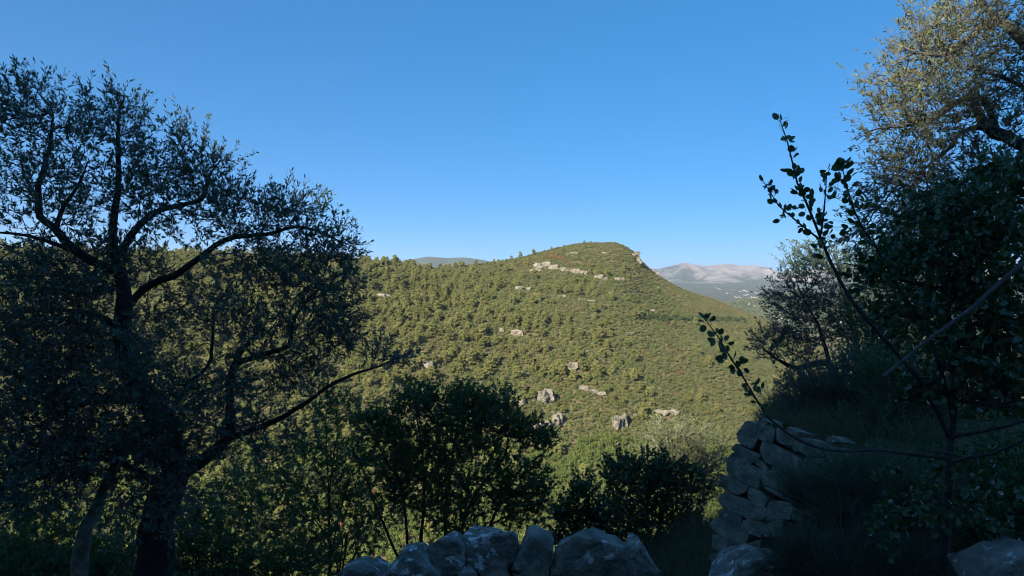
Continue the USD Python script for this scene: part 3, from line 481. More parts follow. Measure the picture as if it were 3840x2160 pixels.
def plant(name, label, category, limbs, crowns, mats, rng, leaf=(.055, .016), kind='long', per=26, reach=.22, tip=.0018, step=.09, wander=.35, droop=.0, fan=.9, group=None, power=.43, sides=4, dead=0.0, hollow=.55, dens=1.0, thin_=1.0, whip_up=.35):
    """Limbs traced in depth, then twigs that grow from them to points in the CROWNS' volume, then leaves on the twigs.
    limbs: (part name, [(px, py, Y)], r0, r1); crowns: (px, py, Y, rx, ry, depth in metres, how many)."""
    base = at(*limbs[0][1][0]); t = thing(name, label, category, base, group=group); pos, par, drn = [], [], []; bark, leafm = mats
    for nm, pts, r0, r1 in limbs:
        r0, r1 = r0 * thin_, r1 * thin_
        q = wob([at(*p) for p in pts], rng, .045 * min(1, r0 * 12)); R = np.linspace(1, 0, len(q)) ** .8 * (r0 - r1) + r1
        if r0 > .05: R = R * (1 + .22 * (meshkit.noise(np.stack([np.arange(len(q)) * .45 + rng.uniform(0, 50), np.zeros(len(q)), np.zeros(len(q))], -1)) - .5))
        v, f = tube(q - base, R, 12 if r0 > .05 else 7)
        if r0 > .05:
            o = rng.uniform(0, 9, 3); c = np.repeat(q - base, 12, 0); d = v - c; v = c + d * (1 + .42 * (meshkit.fbm(v * [9, 9, 3.5] + o, 3)[:, None] - .5))
        part(nm, (v, f), bark, t, smooth=60)
        k0 = len(pos)
        for i in range(len(q)): pos.append(q[i]); par.append(-1); drn.append(q[min(i + 1, len(q) - 1)] - q[max(i - 1, 0)])
    T = []
    for px, py, Y, rx, ry, rd, n in crowns:
        n = int(n * dens)
        d = rng.normal(0, 1, (n, 3)); d *= (rng.uniform(0, 1, (n, 1)) ** hollow) / np.linalg.norm(d, axis=1, keepdims=True); T.append(at(px, py, Y) + d * [rx / F * Y, rd, ry / F * Y])
    T = np.vstack(T); pos = np.array(pos); drn = np.array(drn); drn /= np.linalg.norm(drn, axis=1, keepdims=True) + 1e-9; par = list(par)
    d0 = cKDTree(pos).query(T)[0]; T = T[np.argsort(d0)]; tips, paths, i = [], [], 0
    while i < len(T):
        batch = T[i:i + max(20, len(pos) // 40)]; i += len(batch); tr = cKDTree(pos); dd, kk = tr.query(batch, k=min(10, len(pos))); newp, newd = [], []
        for tgt, dk, ks in zip(batch, dd, kk):
            v_ = tgt - pos[ks]; cos = (v_ * drn[ks]).sum(1) / (np.linalg.norm(v_, axis=1) + 1e-9); j = ks[np.argmin(dk * (1.75 - cos) + .02)]
            L = np.linalg.norm(tgt - pos[j]); m = max(2, int(math.ceil(L / step))); u = np.linspace(0, 1, m + 1)[1:, None]
            c1 = pos[j] + drn[j] * L * wander; q = (1 - u) ** 2 * pos[j] + 2 * u * (1 - u) * c1 + u * u * tgt + rng.normal(0, .012, (m, 3)) * (1 - u)
            s0 = len(par)
            for a in range(m): par.append(j if a == 0 else s0 + a - 1)
            newp.append(q); dv = np.diff(np.vstack([pos[j], q]), axis=0); newd.append(dv / (np.linalg.norm(dv, axis=1, keepdims=True) + 1e-9)); tips.append(s0 + m - 1)
        pos = np.vstack([pos] + newp); drn = np.vstack([drn] + newd)
    par = np.array(par); cnt = np.zeros(len(par)); cnt[tips] = 1
    for a in range(len(par) - 1, -1, -1):
        if par[a] >= 0: cnt[par[a]] += cnt[a]
    r = tip * np.maximum(cnt, 1) ** power; e = np.nonzero(par >= 0)[0]; ra = np.where(par[par[e]] >= 0, r[par[e]], r[e] * 1.15); ra = np.minimum(ra, r[e] * 1.6)
    th = r[e] > .006
    ms = [frusta(pos[par[e[s]]], pos[e[s]], ra[s], r[e[s]], n) for s, n in ((th, sides + 2), (~th, 3)) if s.any()]
    m = join(ms); part('branches', (m[0] - base, m[1]), bark, t, kind='stuff')
    tips = np.array(tips); live = tips[rng.uniform(0, 1, len(tips)) > dead]
    cen = T.mean(0); W = drn[tips] * .7 + [0, 0, whip_up] + (pos[tips] - cen) / (np.linalg.norm(pos[tips] - cen, axis=1, keepdims=True) + 1e-9) * .25 + rng.normal(0, .32, (len(tips), 3)); W /= np.linalg.norm(W, axis=1, keepdims=True)
    wl = reach * rng.uniform(.6, 1.3, (len(tips), 1)); mw = frusta(pos[tips], pos[tips] + W * wl, np.full(len(tips), tip), np.full(len(tips), tip * .5), 3)
    part('twigs', (mw[0] - base, mw[1]), bark, t, kind='stuff')
    sel = np.nonzero(np.isin(tips, live))[0]; n = rng.poisson(per, len(sel)); k = np.repeat(sel, n); u = rng.uniform(-.5, 1, len(k))[:, None]
    back = pos[np.maximum(par[tips], 0)] - pos[tips]; back = np.where(par[tips][:, None] >= 0, back, 0)
    P = pos[tips[k]] + np.where(u > 0, W[k] * wl[k] * u, -2 * u * back[k]); D = W[k] * .8; sd = np.cross(W[k], rng.normal(0, 1, (len(k), 3))); sd /= np.linalg.norm(sd, axis=1, keepdims=True); D = D + sd * fan
    v, f = leaf_mesh(P, D, leaf[0], leaf[1], rng, kind, droop); part('foliage', (v - base, f), leafm, t, kind='stuff')
    print(name, 'edges', len(e), 'leaves', len(P))
    return t, base
M_olive = foliage_mat('olive_leaves', [(.050, .090, .074), (.088, .14, .112), (.15, .20, .17)], rough=.45, transl=.2, tcol=(.08, .14, .06), spec=.5)  # shaded copy of the olive leaves, blue skylight put into the colour
M_olive_lit = foliage_mat('silvery_olive_leaves', [(.060, .078, .036), (.14, .155, .080), (.36, .36, .23)], rough=.45, transl=.15)  # lit copy of the olive leaves, sunlight put into the silvery colour
M_dark = foliage_mat('mastic_leaves', [(.034, .075, .026), (.055, .112, .040), (.080, .150, .056)], rough=.42, transl=.3, tcol=(.08, .18, .03), spec=.6)
M_holm = foliage_mat('prickly_oak_leaves', [(.028, .066, .024), (.046, .10, .036), (.072, .14, .052)], rough=.40, transl=.2, tcol=(.06, .14, .03), spec=.6)
M_darkbark = noisy_mat('dark_olive_bark', [(.3, (.018, .015, .013)), (.55, (.042, .036, .032)), (.75, (.07, .062, .055))], 14.0, bump=.9, dist=.012)
M_palebark = noisy_mat('weathered_pale_bark', [(.3, (.09, .065, .05)), (.55, (.20, .15, .12)), (.75, (.33, .26, .21))], 11.0, bump=.9, dist=.012)  # pale bark of the second stem, its sunlit tone put into the colour
M_oakbark = noisy_mat('dark_oak_bark', [(.3, (.025, .024, .024)), (.6, (.06, .056, .056)), (.8, (.10, .095, .092))], 20.0, bump=.6, dist=.005)
M_twig = noisy_mat('grey_twig_bark', [(.3, (.05, .045, .045)), (.6, (.11, .10, .10)), (.8, (.17, .16, .155))], 20.0, bump=.6, dist=.005)

rng = np.random.default_rng(21); Y = 7.0
tree, base = plant('olive_tree', 'big shaded olive tree filling the left third of the view', 'olive tree',
    [('trunk', [(560, 2420, 6.9), (570, 2160, 6.9), (585, 2014, 6.9), (622, 1868, 6.95), (655, 1758, 7), (636, 1649, 7), (585, 1553, 7), (527, 1466, 7), (483, 1356, 7), (468, 1246, 7), (470, 1100, 7), (440, 1007, 7)], .31, .085),
     ('limb', [(650, 1790, 7), (740, 1740, 7.05), (800, 1690, 7.1), (863, 1612, 7.1), (858, 1451, 7.1), (885, 1341, 7.1), (940, 1290, 7.1)], .11, .03),
     ('limb', [(870, 1640, 7.1), (1000, 1590, 7), (1134, 1524, 6.8), (1207, 1466, 6.7), (1317, 1407, 6.6), (1400, 1382, 6.5), (1480, 1345, 6.5), (1545, 1318, 6.5)], .05, .007),
     ('limb', [(878, 1363, 7.1), (980, 1330, 7), (1083, 1297, 6.9), (1097, 1217, 6.9), (1150, 1130, 6.8), (1220, 1060, 6.8)], .05, .012),
     ('limb', [(445, 1020, 7), (370, 990, 6.9), (310, 960, 6.9), (248, 914, 6.8), (205, 858, 6.8), (155, 809, 6.9), (146, 728, 6.9), (161, 622, 7), (186, 548, 7), (200, 430, 7)], .085, .012),
     ('limb', [(440, 1010, 7), (429, 821, 7.05), (444, 728, 7.1), (447, 573, 7.1), (440, 450, 7.1), (470, 360, 7.1)], .075, .010),
     ('limb', [(455, 960, 7), (528, 840, 7), (609, 784, 7), (683, 765, 7), (764, 747, 7), (783, 666, 7.1), (826, 600, 7.1)], .065, .008),
     ('limb', [(480, 1150, 7), (559, 1070, 7), (646, 1032, 6.9), (764, 952, 6.8), (820, 914, 6.8), (900, 889, 6.8), (1000, 877, 6.7), (1110, 850, 6.7), (1220, 880, 6.7), (1300, 930, 6.7)], .065, .008),
     ('limb', [(300, 955, 6.9), (200, 915, 6.7), (80, 883, 6.6), (-60, 870, 6.5)], .04, .01), ('limb', [(210, 860, 6.8), (230, 800, 6.8), (290, 700, 6.7), (330, 610, 6.7)], .04, .008),
     ('limb', [(540, 1490, 7), (439, 1505, 6.8), (351, 1497, 6.7), (278, 1524, 6.6), (183, 1575, 6.5), (60, 1630, 6.5)], .07, .012), ('limb', [(470, 1250, 7), (350, 1180, 7.1), (200, 1160, 7.2), (50, 1180, 7.2)], .06, .012),
     ('limb', [(620, 1600, 7.1), (700, 1450, 7.4), (790, 1350, 7.6), (800, 1180, 7.6), (850, 1090, 7.6)], .05, .010), ('limb', [(640, 1850, 6.9), (500, 1760, 6.6), (330, 1720, 6.4), (150, 1760, 6.3)], .06, .012)],
    [(60, 420, 7, 150, 150, .6, 62), (180, 480, 7, 150, 180, .7, 62), (440, 460, 7.05, 100, 140, .6, 58), (50, 700, 6.9, 190, 170, .8, 80), (330, 720, 6.9, 150, 150, .8, 66), (570, 660, 7.1, 150, 120, .6, 66), (690, 520, 7.1, 60, 70, .3, 12), (770, 640, 7.1, 110, 120, .5, 46), (690, 800, 7, 190, 130, .7, 78), (930, 800, 6.8, 120, 110, .5, 46), (1100, 800, 6.7, 110, 90, .5, 36), (1240, 920, 6.7, 100, 80, .4, 40),
     (1000, 990, 6.8, 220, 110, .8, 95), (1220, 1080, 6.8, 150, 130, .6, 75), (1000, 1230, 6.9, 200, 130, .8, 85), (1250, 1230, 6.8, 110, 110, .4, 45), (1130, 1400, 6.8, 140, 90, .5, 45), (1440, 1340, 6.5, 110, 50, .3, 16), (320, 1000, 7, 300, 130, .8, 190), (150, 1200, 7, 260, 190, .8, 260), (330, 1360, 7.1, 240, 180, .8, 215), (110, 1560, 6.7, 230, 190, .7, 250),
     (720, 1150, 7.4, 180, 150, .7, 80), (760, 1430, 7.5, 180, 150, .6, 62), (430, 1680, 6.6, 260, 130, .5, 190), (120, 1800, 6.3, 220, 140, .5, 150), (950, 1620, 7.1, 200, 110, .5, 60), (600, 1660, 6.3, 190, 110, .3, 70), (560, 1880, 6.2, 220, 110, .3, 60), (380, 1480, 6.4, 130, 120, .3, 40), (520, 1300, 6.3, 120, 150, .3, 34), (640, 1490, 6.3, 130, 110, .3, 40), (850, 1500, 6.5, 140, 120, .3, 36)],
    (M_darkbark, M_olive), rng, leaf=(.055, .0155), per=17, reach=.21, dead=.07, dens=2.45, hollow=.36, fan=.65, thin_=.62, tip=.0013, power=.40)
part('trunk', tube(wob([at(*p) for p in [(470, 1640, 7.0), (385, 1830, 6.9), (336, 1928, 6.8), (309, 2044, 6.7), (285, 2160, 6.6), (250, 2350, 6.5)]], rng, .05) - base, np.linspace(.03, .10, 10)[np.clip(np.linspace(0, 9, len(wob([at(*p) for p in [(470, 1640, 7.0), (385, 1830, 6.9), (336, 1928, 6.8), (309, 2044, 6.7), (285, 2160, 6.6), (250, 2350, 6.5)]], np.random.default_rng(1), .05))), 0, 9).astype(int)], 10), M_palebark, tree, smooth=60, label='pale second stem with sunlight put into its bark colour')

rng = np.random.default_rng(22)
plant('mastic_shrub', 'large round many stemmed evergreen shrub behind the low wall, centre', 'shrub',
    [('stem', [(1660, 2330, 8), (1600, 2150, 8), (1580, 2036, 8), (1591, 1835, 8), (1580, 1672, 8), (1559, 1563, 8), (1560, 1490, 8)], .05, .008), ('stem', [(1640, 2300, 8), (1560, 2130, 7.9), (1526, 2030, 7.9), (1515, 1862, 7.8), (1439, 1704, 7.8), (1390, 1620, 7.8)], .04, .007), ('stem', [(1700, 2330, 8), (1720, 2050, 8), (1765, 1889, 8), (1814, 1808, 8), (1880, 1737, 8), (1907, 1645, 8), (1910, 1540, 8)], .05, .008),
     ('stem', [(1720, 2330, 8), (1790, 2060, 8), (1841, 1965, 7.9), (1907, 1835, 7.9), (1961, 1753, 7.9), (2048, 1693, 7.9), (2070, 1650, 7.9)], .04, .007), ('stem', [(1760, 2100, 7.9), (1825, 1980, 7.8), (1907, 1933, 7.7), (2004, 1900, 7.7), (2070, 1873, 7.7)], .03, .006), ('stem', [(1680, 2330, 8.1), (1670, 2000, 8.2), (1690, 1750, 8.2), (1720, 1560, 8.2), (1730, 1480, 8.2)], .05, .008), ('stem', [(1600, 2300, 8), (1480, 2060, 7.9), (1410, 1900, 7.8), (1350, 1740, 7.8), (1300, 1660, 7.8)], .035, .007)],
    [(1565, 1500, 8, 100, 65, .5, 60), (1725, 1490, 8.1, 75, 55, .4, 40), (1420, 1590, 7.9, 90, 70, .4, 45), (1850, 1540, 8, 110, 80, .5, 65), (1740, 1620, 8, 170, 110, .7, 130), (1510, 1690, 7.9, 130, 100, .6, 80), (1950, 1620, 8, 85, 70, .4, 40), (2040, 1645, 7.9, 55, 45, .3, 18), (1640, 1790, 8, 210, 110, .7, 110), (1890, 1790, 7.9, 110, 90, .5, 50), (2000, 1800, 7.8, 70, 80, .4, 30), (1720, 1910, 8, 220, 90, .6, 80), (1960, 1900, 7.7, 110, 60, .4, 40), (1460, 1850, 7.9, 90, 110, .5, 34), (1350, 1720, 7.8, 50, 50, .3, 8)],
    (M_darkbark, M_dark), rng, leaf=(.036, .018), per=30, reach=.13, step=.07, hollow=.40, dens=2.6, fan=.9, thin_=.55, tip=.0012, power=.40)

def bush(name, label, crowns, basepx, stems, mats, seed, Y, **kw):
    r = np.random.default_rng(seed); limbs = []
    for k in range(stems):
        c = crowns[int(r.integers(0, len(crowns)))]; a = (basepx[0] + r.uniform(-1, 1) * 40, basepx[1], Y)
        limbs.append(('stem', [a, (a[0] * .6 + c[0] * .4 + r.uniform(-20, 20), basepx[1] * .5 + c[1] * .5, Y), (c[0] + r.uniform(-.5, .5) * c[3], c[1] + .2 * c[4], c[2])], r.uniform(.012, .022), .004))
    kw.setdefault('dens', 2.6); kw.setdefault('tip', .0012); kw.setdefault('power', .40)
    return plant(name, label, kw.pop('category', 'shrub'), limbs, crowns, mats, r, **kw)
bush('evergreen_shrub', 'tall thin leafed shrub between the olive tree and the round shrub', [(1260, 1540, 8.8, 100, 90, .5, 60), (1160, 1680, 8.8, 130, 110, .6, 70), (1310, 1760, 8.8, 110, 130, .5, 75), (1230, 1900, 8.7, 150, 120, .6, 80), (1340, 1990, 8.4, 120, 90, .5, 50), (1080, 1860, 8.7, 110, 120, .5, 50)], (1230, 2350), 7, (M_darkbark, M_dark), 23, 8.8, dens=1.7, leaf=(.040, .018), per=26, reach=.16, hollow=.42)
bush('evergreen_shrub', 'dark leafy shrub under the right bough of the olive tree', [(960, 1800, 9.4, 150, 110, .6, 75), (830, 1930, 9.2, 150, 120, .6, 80), (1010, 2010, 9.0, 170, 120, .6, 90), (1180, 2080, 8.6, 130, 80, .5, 50)], (930, 2400), 6, (M_darkbark, M_dark), 24, 9.2, dens=1.6, leaf=(.042, .020), per=26, reach=.16, hollow=.42)
bush('evergreen_shrub', 'low dark shrub at the foot of the olive tree', [(720, 2010, 8.0, 140, 110, .5, 75), (800, 2120, 7.6, 170, 90, .5, 80), (480, 2080, 8.2, 150, 110, .5, 60), (1050, 2140, 7.4, 180, 70, .5, 70)], (740, 2420), 6, (M_darkbark, M_dark), 25, 8.0, leaf=(.038, .018), per=26, reach=.16, hollow=.42)
bush('evergreen_shrub', 'low leafy shrub in the bottom left corner', [(120, 2010, 7.6, 190, 110, .5, 70), (330, 2120, 7.2, 160, 80, .4, 50), (40, 2130, 7.0, 150, 80, .4, 50)], (150, 2420), 5, (M_darkbark, M_dark), 26, 7.4, leaf=(.042, .018), per=26, reach=.16, hollow=.42)
bush('oak_bush', 'small open oak bush just left of the wide dark bush', [(2185, 1850, 9, 60, 45, .3, 26), (2130, 1930, 9, 70, 60, .3, 32), (2230, 1950, 9, 70, 70, .3, 32), (2150, 2030, 8.8, 80, 50, .3, 30)], (2180, 2300), 5, (M_darkbark, M_holm), 27, 9.0, leaf=(.038, .024), kind='broad', per=24, reach=.2)
bush('oak_bush', 'wide dark oak bush right of centre below the silvery bush', [(2320, 1770, 10, 65, 65, .4, 45), (2440, 1760, 10.2, 100, 80, .5, 75), (2540, 1820, 10.2, 110, 90, .5, 85), (2390, 1890, 9.8, 140, 100, .5, 105), (2290, 1960, 9.5, 90, 80, .4, 50), (2520, 1950, 9.6, 130, 80, .5, 80), (2380, 2020, 9.2, 120, 60, .4, 50)], (2420, 2300), 8, (M_darkbark, M_holm), 28, 9.8, dens=1.9, leaf=(.040, .024), kind='broad', per=26, reach=.14, hollow=.42)
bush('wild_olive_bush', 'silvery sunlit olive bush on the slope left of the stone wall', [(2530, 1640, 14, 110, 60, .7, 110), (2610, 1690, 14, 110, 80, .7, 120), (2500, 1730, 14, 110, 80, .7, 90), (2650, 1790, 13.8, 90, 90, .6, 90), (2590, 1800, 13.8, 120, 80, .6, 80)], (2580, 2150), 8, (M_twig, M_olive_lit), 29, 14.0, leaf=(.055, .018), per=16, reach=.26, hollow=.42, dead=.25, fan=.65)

rng = np.random.default_rng(31)
plant('olive_tree', 'sunlit twiggy olive crown hanging in from the top right corner', 'olive tree',
    [('trunk', [(4250, 1650, 7.2), (4220, 1200, 7.2), (4120, 850, 7.2), (3990, 640, 7.1), (3840, 555, 7), (3750, 505, 7), (3700, 470, 7), (3650, 380, 7)], .24, .05), ('limb', [(4000, 650, 7.1), (3980, 400, 7), (3870, 200, 6.9), (3760, 85, 6.8), (3687, 103, 6.8), (3628, 166, 6.7), (3552, 207, 6.7), (3450, 200, 6.6), (3360, 170, 6.6)], .10, .008),
     ('limb', [(3740, 500, 7), (3663, 365, 6.9), (3594, 376, 6.8), (3545, 414, 6.8), (3456, 455, 6.8), (3407, 476, 6.8), (3330, 480, 6.8), (3250, 500, 6.8)], .05, .006), ('limb', [(3760, 510, 7), (3650, 480, 7.1), (3600, 500, 7.2), (3560, 560, 7.2), (3480, 620, 7.2), (3420, 700, 7.2)], .04, .008),
     ('limb', [(4050, 720, 7.1), (3900, 600, 6.8), (3840, 610, 6.7), (3794, 655, 6.6), (3740, 740, 6.6), (3690, 850, 6.6)], .05, .010), ('limb', [(3870, 200, 6.9), (3700, 30, 6.9), (3600, -80, 6.9), (3430, -60, 6.9), (3400, 10, 6.9)], .05, .008), ('limb', [(3980, 420, 7), (3860, 330, 6.7), (3740, 290, 6.6), (3640, 260, 6.6)], .05, .010)],
    [(3500, 160, 6.7, 190, 110, .6, 100), (3690, 130, 6.8, 220, 170, .8, 150), (3420, 320, 6.8, 180, 100, .6, 90), (3430, 450, 6.8, 190, 80, .6, 85), (3640, 400, 6.9, 190, 140, .8, 110), (3850, 280, 6.8, 160, 200, .8, 110), (3500, 640, 7.2, 190, 130, .7, 110), (3730, 760, 6.6, 200, 200, .7, 150), (3480, 820, 7.3, 150, 110, .6, 90), (3320, 760, 7.3, 110, 120, .6, 60), (3290, 910, 7.3, 120, 110, .6, 60), (3380, 620, 7.2, 100, 90, .5, 40), (3640, -40, 6.9, 240, 80, .7, 60), (3860, 560, 6.8, 150, 150, .7, 60)],
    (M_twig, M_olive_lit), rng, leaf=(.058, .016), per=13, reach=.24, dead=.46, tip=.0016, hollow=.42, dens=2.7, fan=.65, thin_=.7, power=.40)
rng = np.random.default_rng(32)
plant('olive_tree', 'smaller shaded olive tree in the middle distance at right, against the far valley', 'olive tree',
    [('trunk', [(3230, 1640, 11), (3190, 1520, 11), (3157, 1447, 11), (3124, 1386, 11), (3107, 1358, 11), (3052, 1369, 11), (2997, 1380, 11), (2920, 1350, 11), (2870, 1310, 11)], .15, .012), ('limb', [(3190, 1520, 11), (3225, 1380, 11), (3218, 1286, 11), (3185, 1165, 11), (3157, 1082, 11), (3096, 950, 11)], .09, .012), ('limb', [(3225, 1380, 11), (3300, 1280, 11), (3378, 1176, 11.1), (3411, 1187, 11.1), (3433, 1110, 11.1), (3440, 1000, 11.1)], .07, .012), ('limb', [(3107, 1358, 11), (3080, 1250, 10.9), (3030, 1150, 10.8), (2990, 1070, 10.8)], .05, .01)],
    [(3060, 990, 11, 110, 80, .7, 75), (3000, 1120, 10.9, 120, 100, .8, 85), (2950, 1290, 10.9, 130, 80, .7, 80), (3100, 1200, 11, 130, 110, .8, 85), (3250, 1040, 11, 130, 120, .8, 95), (3230, 1230, 11, 120, 110, .8, 80), (3380, 1060, 11.1, 120, 150, .8, 100), (3040, 1420, 10.6, 120, 50, .5, 45), (3420, 1260, 11.1, 110, 120, .7, 60)],
    (M_darkbark, M_olive), rng, leaf=(.056, .017), per=18, reach=.22, dead=.05, dens=2.8, hollow=.38, fan=.65, thin_=.7, tip=.0014, power=.40)

rng = np.random.default_rng(34)
plant('evergreen_oak', 'dense dark evergreen tree filling the right edge behind the prickly oak', 'oak tree',
    [('trunk', [(3720, 2200, 8), (3700, 1800, 8), (3690, 1450, 8), (3720, 1150, 8), (3700, 900, 8)], .10, .015), ('limb', [(3700, 1650, 8), (3600, 1400, 8), (3520, 1200, 8), (3480, 1000, 8), (3460, 840, 8)], .05, .008), ('limb', [(3700, 1500, 8), (3800, 1300, 8), (3860, 1100, 8), (3900, 900, 8)], .05, .010), ('limb', [(3695, 1750, 8), (3550, 1600, 7.9), (3430, 1500, 7.8), (3350, 1420, 7.8)], .04, .008)],
    [(3320, 1180, 8, 120, 150, .7, 75), (3270, 1390, 7.9, 150, 110, .7, 85), (3400, 1000, 8, 120, 120, .7, 75), (3500, 860, 8, 130, 130, .7, 90), (3680, 900, 8, 150, 160, .8, 120), (3830, 1000, 8, 130, 200, .8, 120), (3560, 1100, 8, 150, 150, .8, 120), (3740, 1250, 8, 170, 170, .9, 150), (3480, 1330, 7.9, 150, 120, .8, 110), (3650, 1500, 7.9, 200, 150, .9, 170), (3830, 1500, 7.9, 140, 200, .8, 120), (3420, 1550, 7.8, 130, 110, .6, 80), (3600, 1750, 7.8, 200, 130, .7, 110), (3820, 1800, 7.8, 150, 170, .7, 90)],
    (M_darkbark, M_dark), rng, leaf=(.042, .017), per=22, reach=.18, hollow=.40, dens=2.2, tip=.0013, power=.40)

# the prickly oak at right, its leafy shoots with each leaf a part
rng = np.random.default_rng(33)
oak, obase = plant('prickly_oak', 'young prickly oak with leafy shoots reaching up and left, close at right', 'oak tree',
    [('trunk', [(3500, 2330, 3.7), (3545, 2000, 3.7), (3560, 1750, 3.7), (3582, 1507, 3.7), (3577, 1369, 3.7), (3549, 1165, 3.7), (3538, 1082, 3.7), (3555, 966, 3.7), (3575, 850, 3.7), (3590, 700, 3.7)], .030, .008), ('shoot', [(3560, 1640, 3.7), (3440, 1420, 3.6), (3200, 1130, 3.5), (3100, 950, 3.5), (3080, 900, 3.5), (3040, 790, 3.5), (2985, 680, 3.5), (2960, 560, 3.5), (2925, 450, 3.5)], .016, .0022), ('shoot', [(3082, 905, 3.5), (3040, 860, 3.5), (2960, 820, 3.5), (2910, 760, 3.5), (2862, 680, 3.5)], .006, .002),
     ('shoot', [(3078, 880, 3.5), (3092, 760, 3.48), (3100, 650, 3.46)], .006, .002), ('shoot', [(3570, 1560, 3.7), (3480, 1260, 3.6), (3330, 1010, 3.55), (3300, 950, 3.55), (3230, 850, 3.5), (3180, 730, 3.5), (3155, 620, 3.5)], .014, .0022), ('shoot', [(3560, 1720, 3.7), (3400, 1700, 3.5), (3270, 1684, 3.35), (3192, 1690, 3.3), (3114, 1687, 3.25), (3041, 1672, 3.2), (2984, 1648, 3.15), (2932, 1614, 3.1), (2895, 1583, 3.1), (2864, 1547, 3.1), (2810, 1450, 3.1), (2740, 1340, 3.1), (2690, 1260, 3.1), (2640, 1190, 3.1)], .012, .002),
     ('limb', [(3575, 1500, 3.7), (3660, 1508, 3.6), (3750, 1512, 3.5), (3880, 1490, 3.4)], .012, .006), ('limb', [(3560, 1640, 3.7), (3640, 1625, 3.6), (3770, 1600, 3.5), (3900, 1560, 3.4)], .012, .005), ('limb', [(3560, 1740, 3.7), (3610, 1720, 3.55), (3520, 1695, 3.45), (3445, 1685, 3.4)], .010, .004), ('limb', [(3600, 1722, 3.5), (3730, 1700, 3.4), (3840, 1650, 3.3), (3920, 1600, 3.3)], .010, .005), ('limb', [(3550, 1080, 3.7), (3400, 1060, 3.7), (3270, 1010, 3.7), (3160, 985, 3.7)], .010, .003), ('limb', [(3560, 1000, 3.7), (3680, 900, 3.7), (3800, 840, 3.7)], .012, .004), ('limb', [(3575, 1300, 3.7), (3680, 1200, 3.7), (3800, 1150, 3.7)], .012, .004)],
    [(3580, 780, 3.7, 130, 130, .35, 34), (3700, 900, 3.7, 140, 130, .35, 40), (3450, 950, 3.7, 130, 110, .3, 32), (3620, 1080, 3.7, 150, 110, .35, 38), (3760, 1200, 3.7, 140, 150, .35, 44), (3420, 1180, 3.7, 110, 100, .3, 22), (3640, 1350, 3.7, 150, 100, .35, 34), (3800, 700, 3.7, 120, 130, .3, 30), (3780, 1450, 3.6, 120, 100, .3, 26), (3480, 1450, 3.7, 110, 90, .3, 16), (3300, 1020, 3.65, 80, 60, .2, 12), (3660, 1850, 3.5, 170, 130, .3, 22), (3400, 1900, 3.6, 130, 120, .3, 14)],
    (M_oakbark, M_holm), rng, leaf=(.040, .027), kind='broad', per=11, reach=.12, tip=.0012, step=.06, fan=1.1, dens=2.2, thin_=.9, power=.40)
SHOOTS = [([(3080, 900, 3.5), (3040, 790, 3.5), (2985, 680, 3.5), (2960, 560, 3.5), (2925, 450, 3.5)], 62, 1.0), ([(3040, 860, 3.5), (2960, 820, 3.5), (2910, 760, 3.5), (2862, 680, 3.5)], 38, .8), ([(3078, 880, 3.5), (3092, 760, 3.48), (3100, 640, 3.46)], 36, .8), ([(3300, 950, 3.55), (3230, 850, 3.5), (3180, 730, 3.5), (3155, 610, 3.5)], 54, 1.05), ([(2984, 1648, 3.15), (2895, 1583, 3.1), (2864, 1547, 3.1), (2810, 1450, 3.1), (2740, 1340, 3.1), (2690, 1260, 3.1), (2640, 1190, 3.1)], 70, .85), ([(3230, 860, 3.5), (3150, 880, 3.48), (3090, 900, 3.47), (3060, 950, 3.46)], 26, .9)]
for pts, n, s in SHOOTS:
    q = np.array([at(*p) for p in pts]); L = np.r_[0, np.cumsum(np.linalg.norm(np.diff(q, axis=0), axis=1))]; u = L[-1] * (1 - rng.uniform(0, 1, n) ** 1.5); u = np.round(u / .022) * .022 + rng.normal(0, .005, n); u = np.clip(u, 0, L[-1])
    P = np.stack([np.interp(u, L, q[:, k]) for k in range(3)], 1); D = np.stack([np.interp(np.minimum(u + .05, L[-1] + .001), L, q[:, k]) - np.interp(u - .05, L, q[:, k]) for k in range(3)], 1); D /= np.linalg.norm(D, axis=1, keepdims=True)
    side = rng.normal(0, 1, (n, 3)) * [1, .6, 1]; side /= np.linalg.norm(side, axis=1, keepdims=True); out = side * np.where(rng.uniform(0, 1, n) < .35, rng.uniform(.02, .055, n), rng.uniform(.004, .02, n))[:, None] * np.minimum(1, (L[-1] - u) / .06 + .15)[:, None]
    for k in range(n):
        v, f = leaf_mesh((P[k] + out[k])[None], (D[k] * .6 + side[k] * 1.0 + [0, -.1, .2])[None], .043 * s, .031 * s, rng, 'broad')
        if np.linalg.norm(out[k]) > .02: pet = frusta(P[k][None] - obase, (P[k] + out[k])[None] - obase, np.array([.0012]), np.array([.001]), 3); v2, f2 = join([(v - obase, f), pet])
        else: v2, f2 = v - obase, f
        part('leaf', (v2, f2), M_holm, oak)
b0 = [at(3312, 1412, 3.3), at(3420, 1325, 3.3), at(3560, 1210, 3.25), at(3700, 1105, 3.2), at(3900, 940, 3.2)]
m = usdkit.mesh(stage, '/World/broken_branch', tube(wob(b0, rng, .012), np.linspace(.008, .011, len(wob(b0, np.random.default_rng(0), .012))), 7), M_twig, smooth=True).GetPrim(); tag(m, 'straight pale broken branch slanting up to the right edge', 'branch')

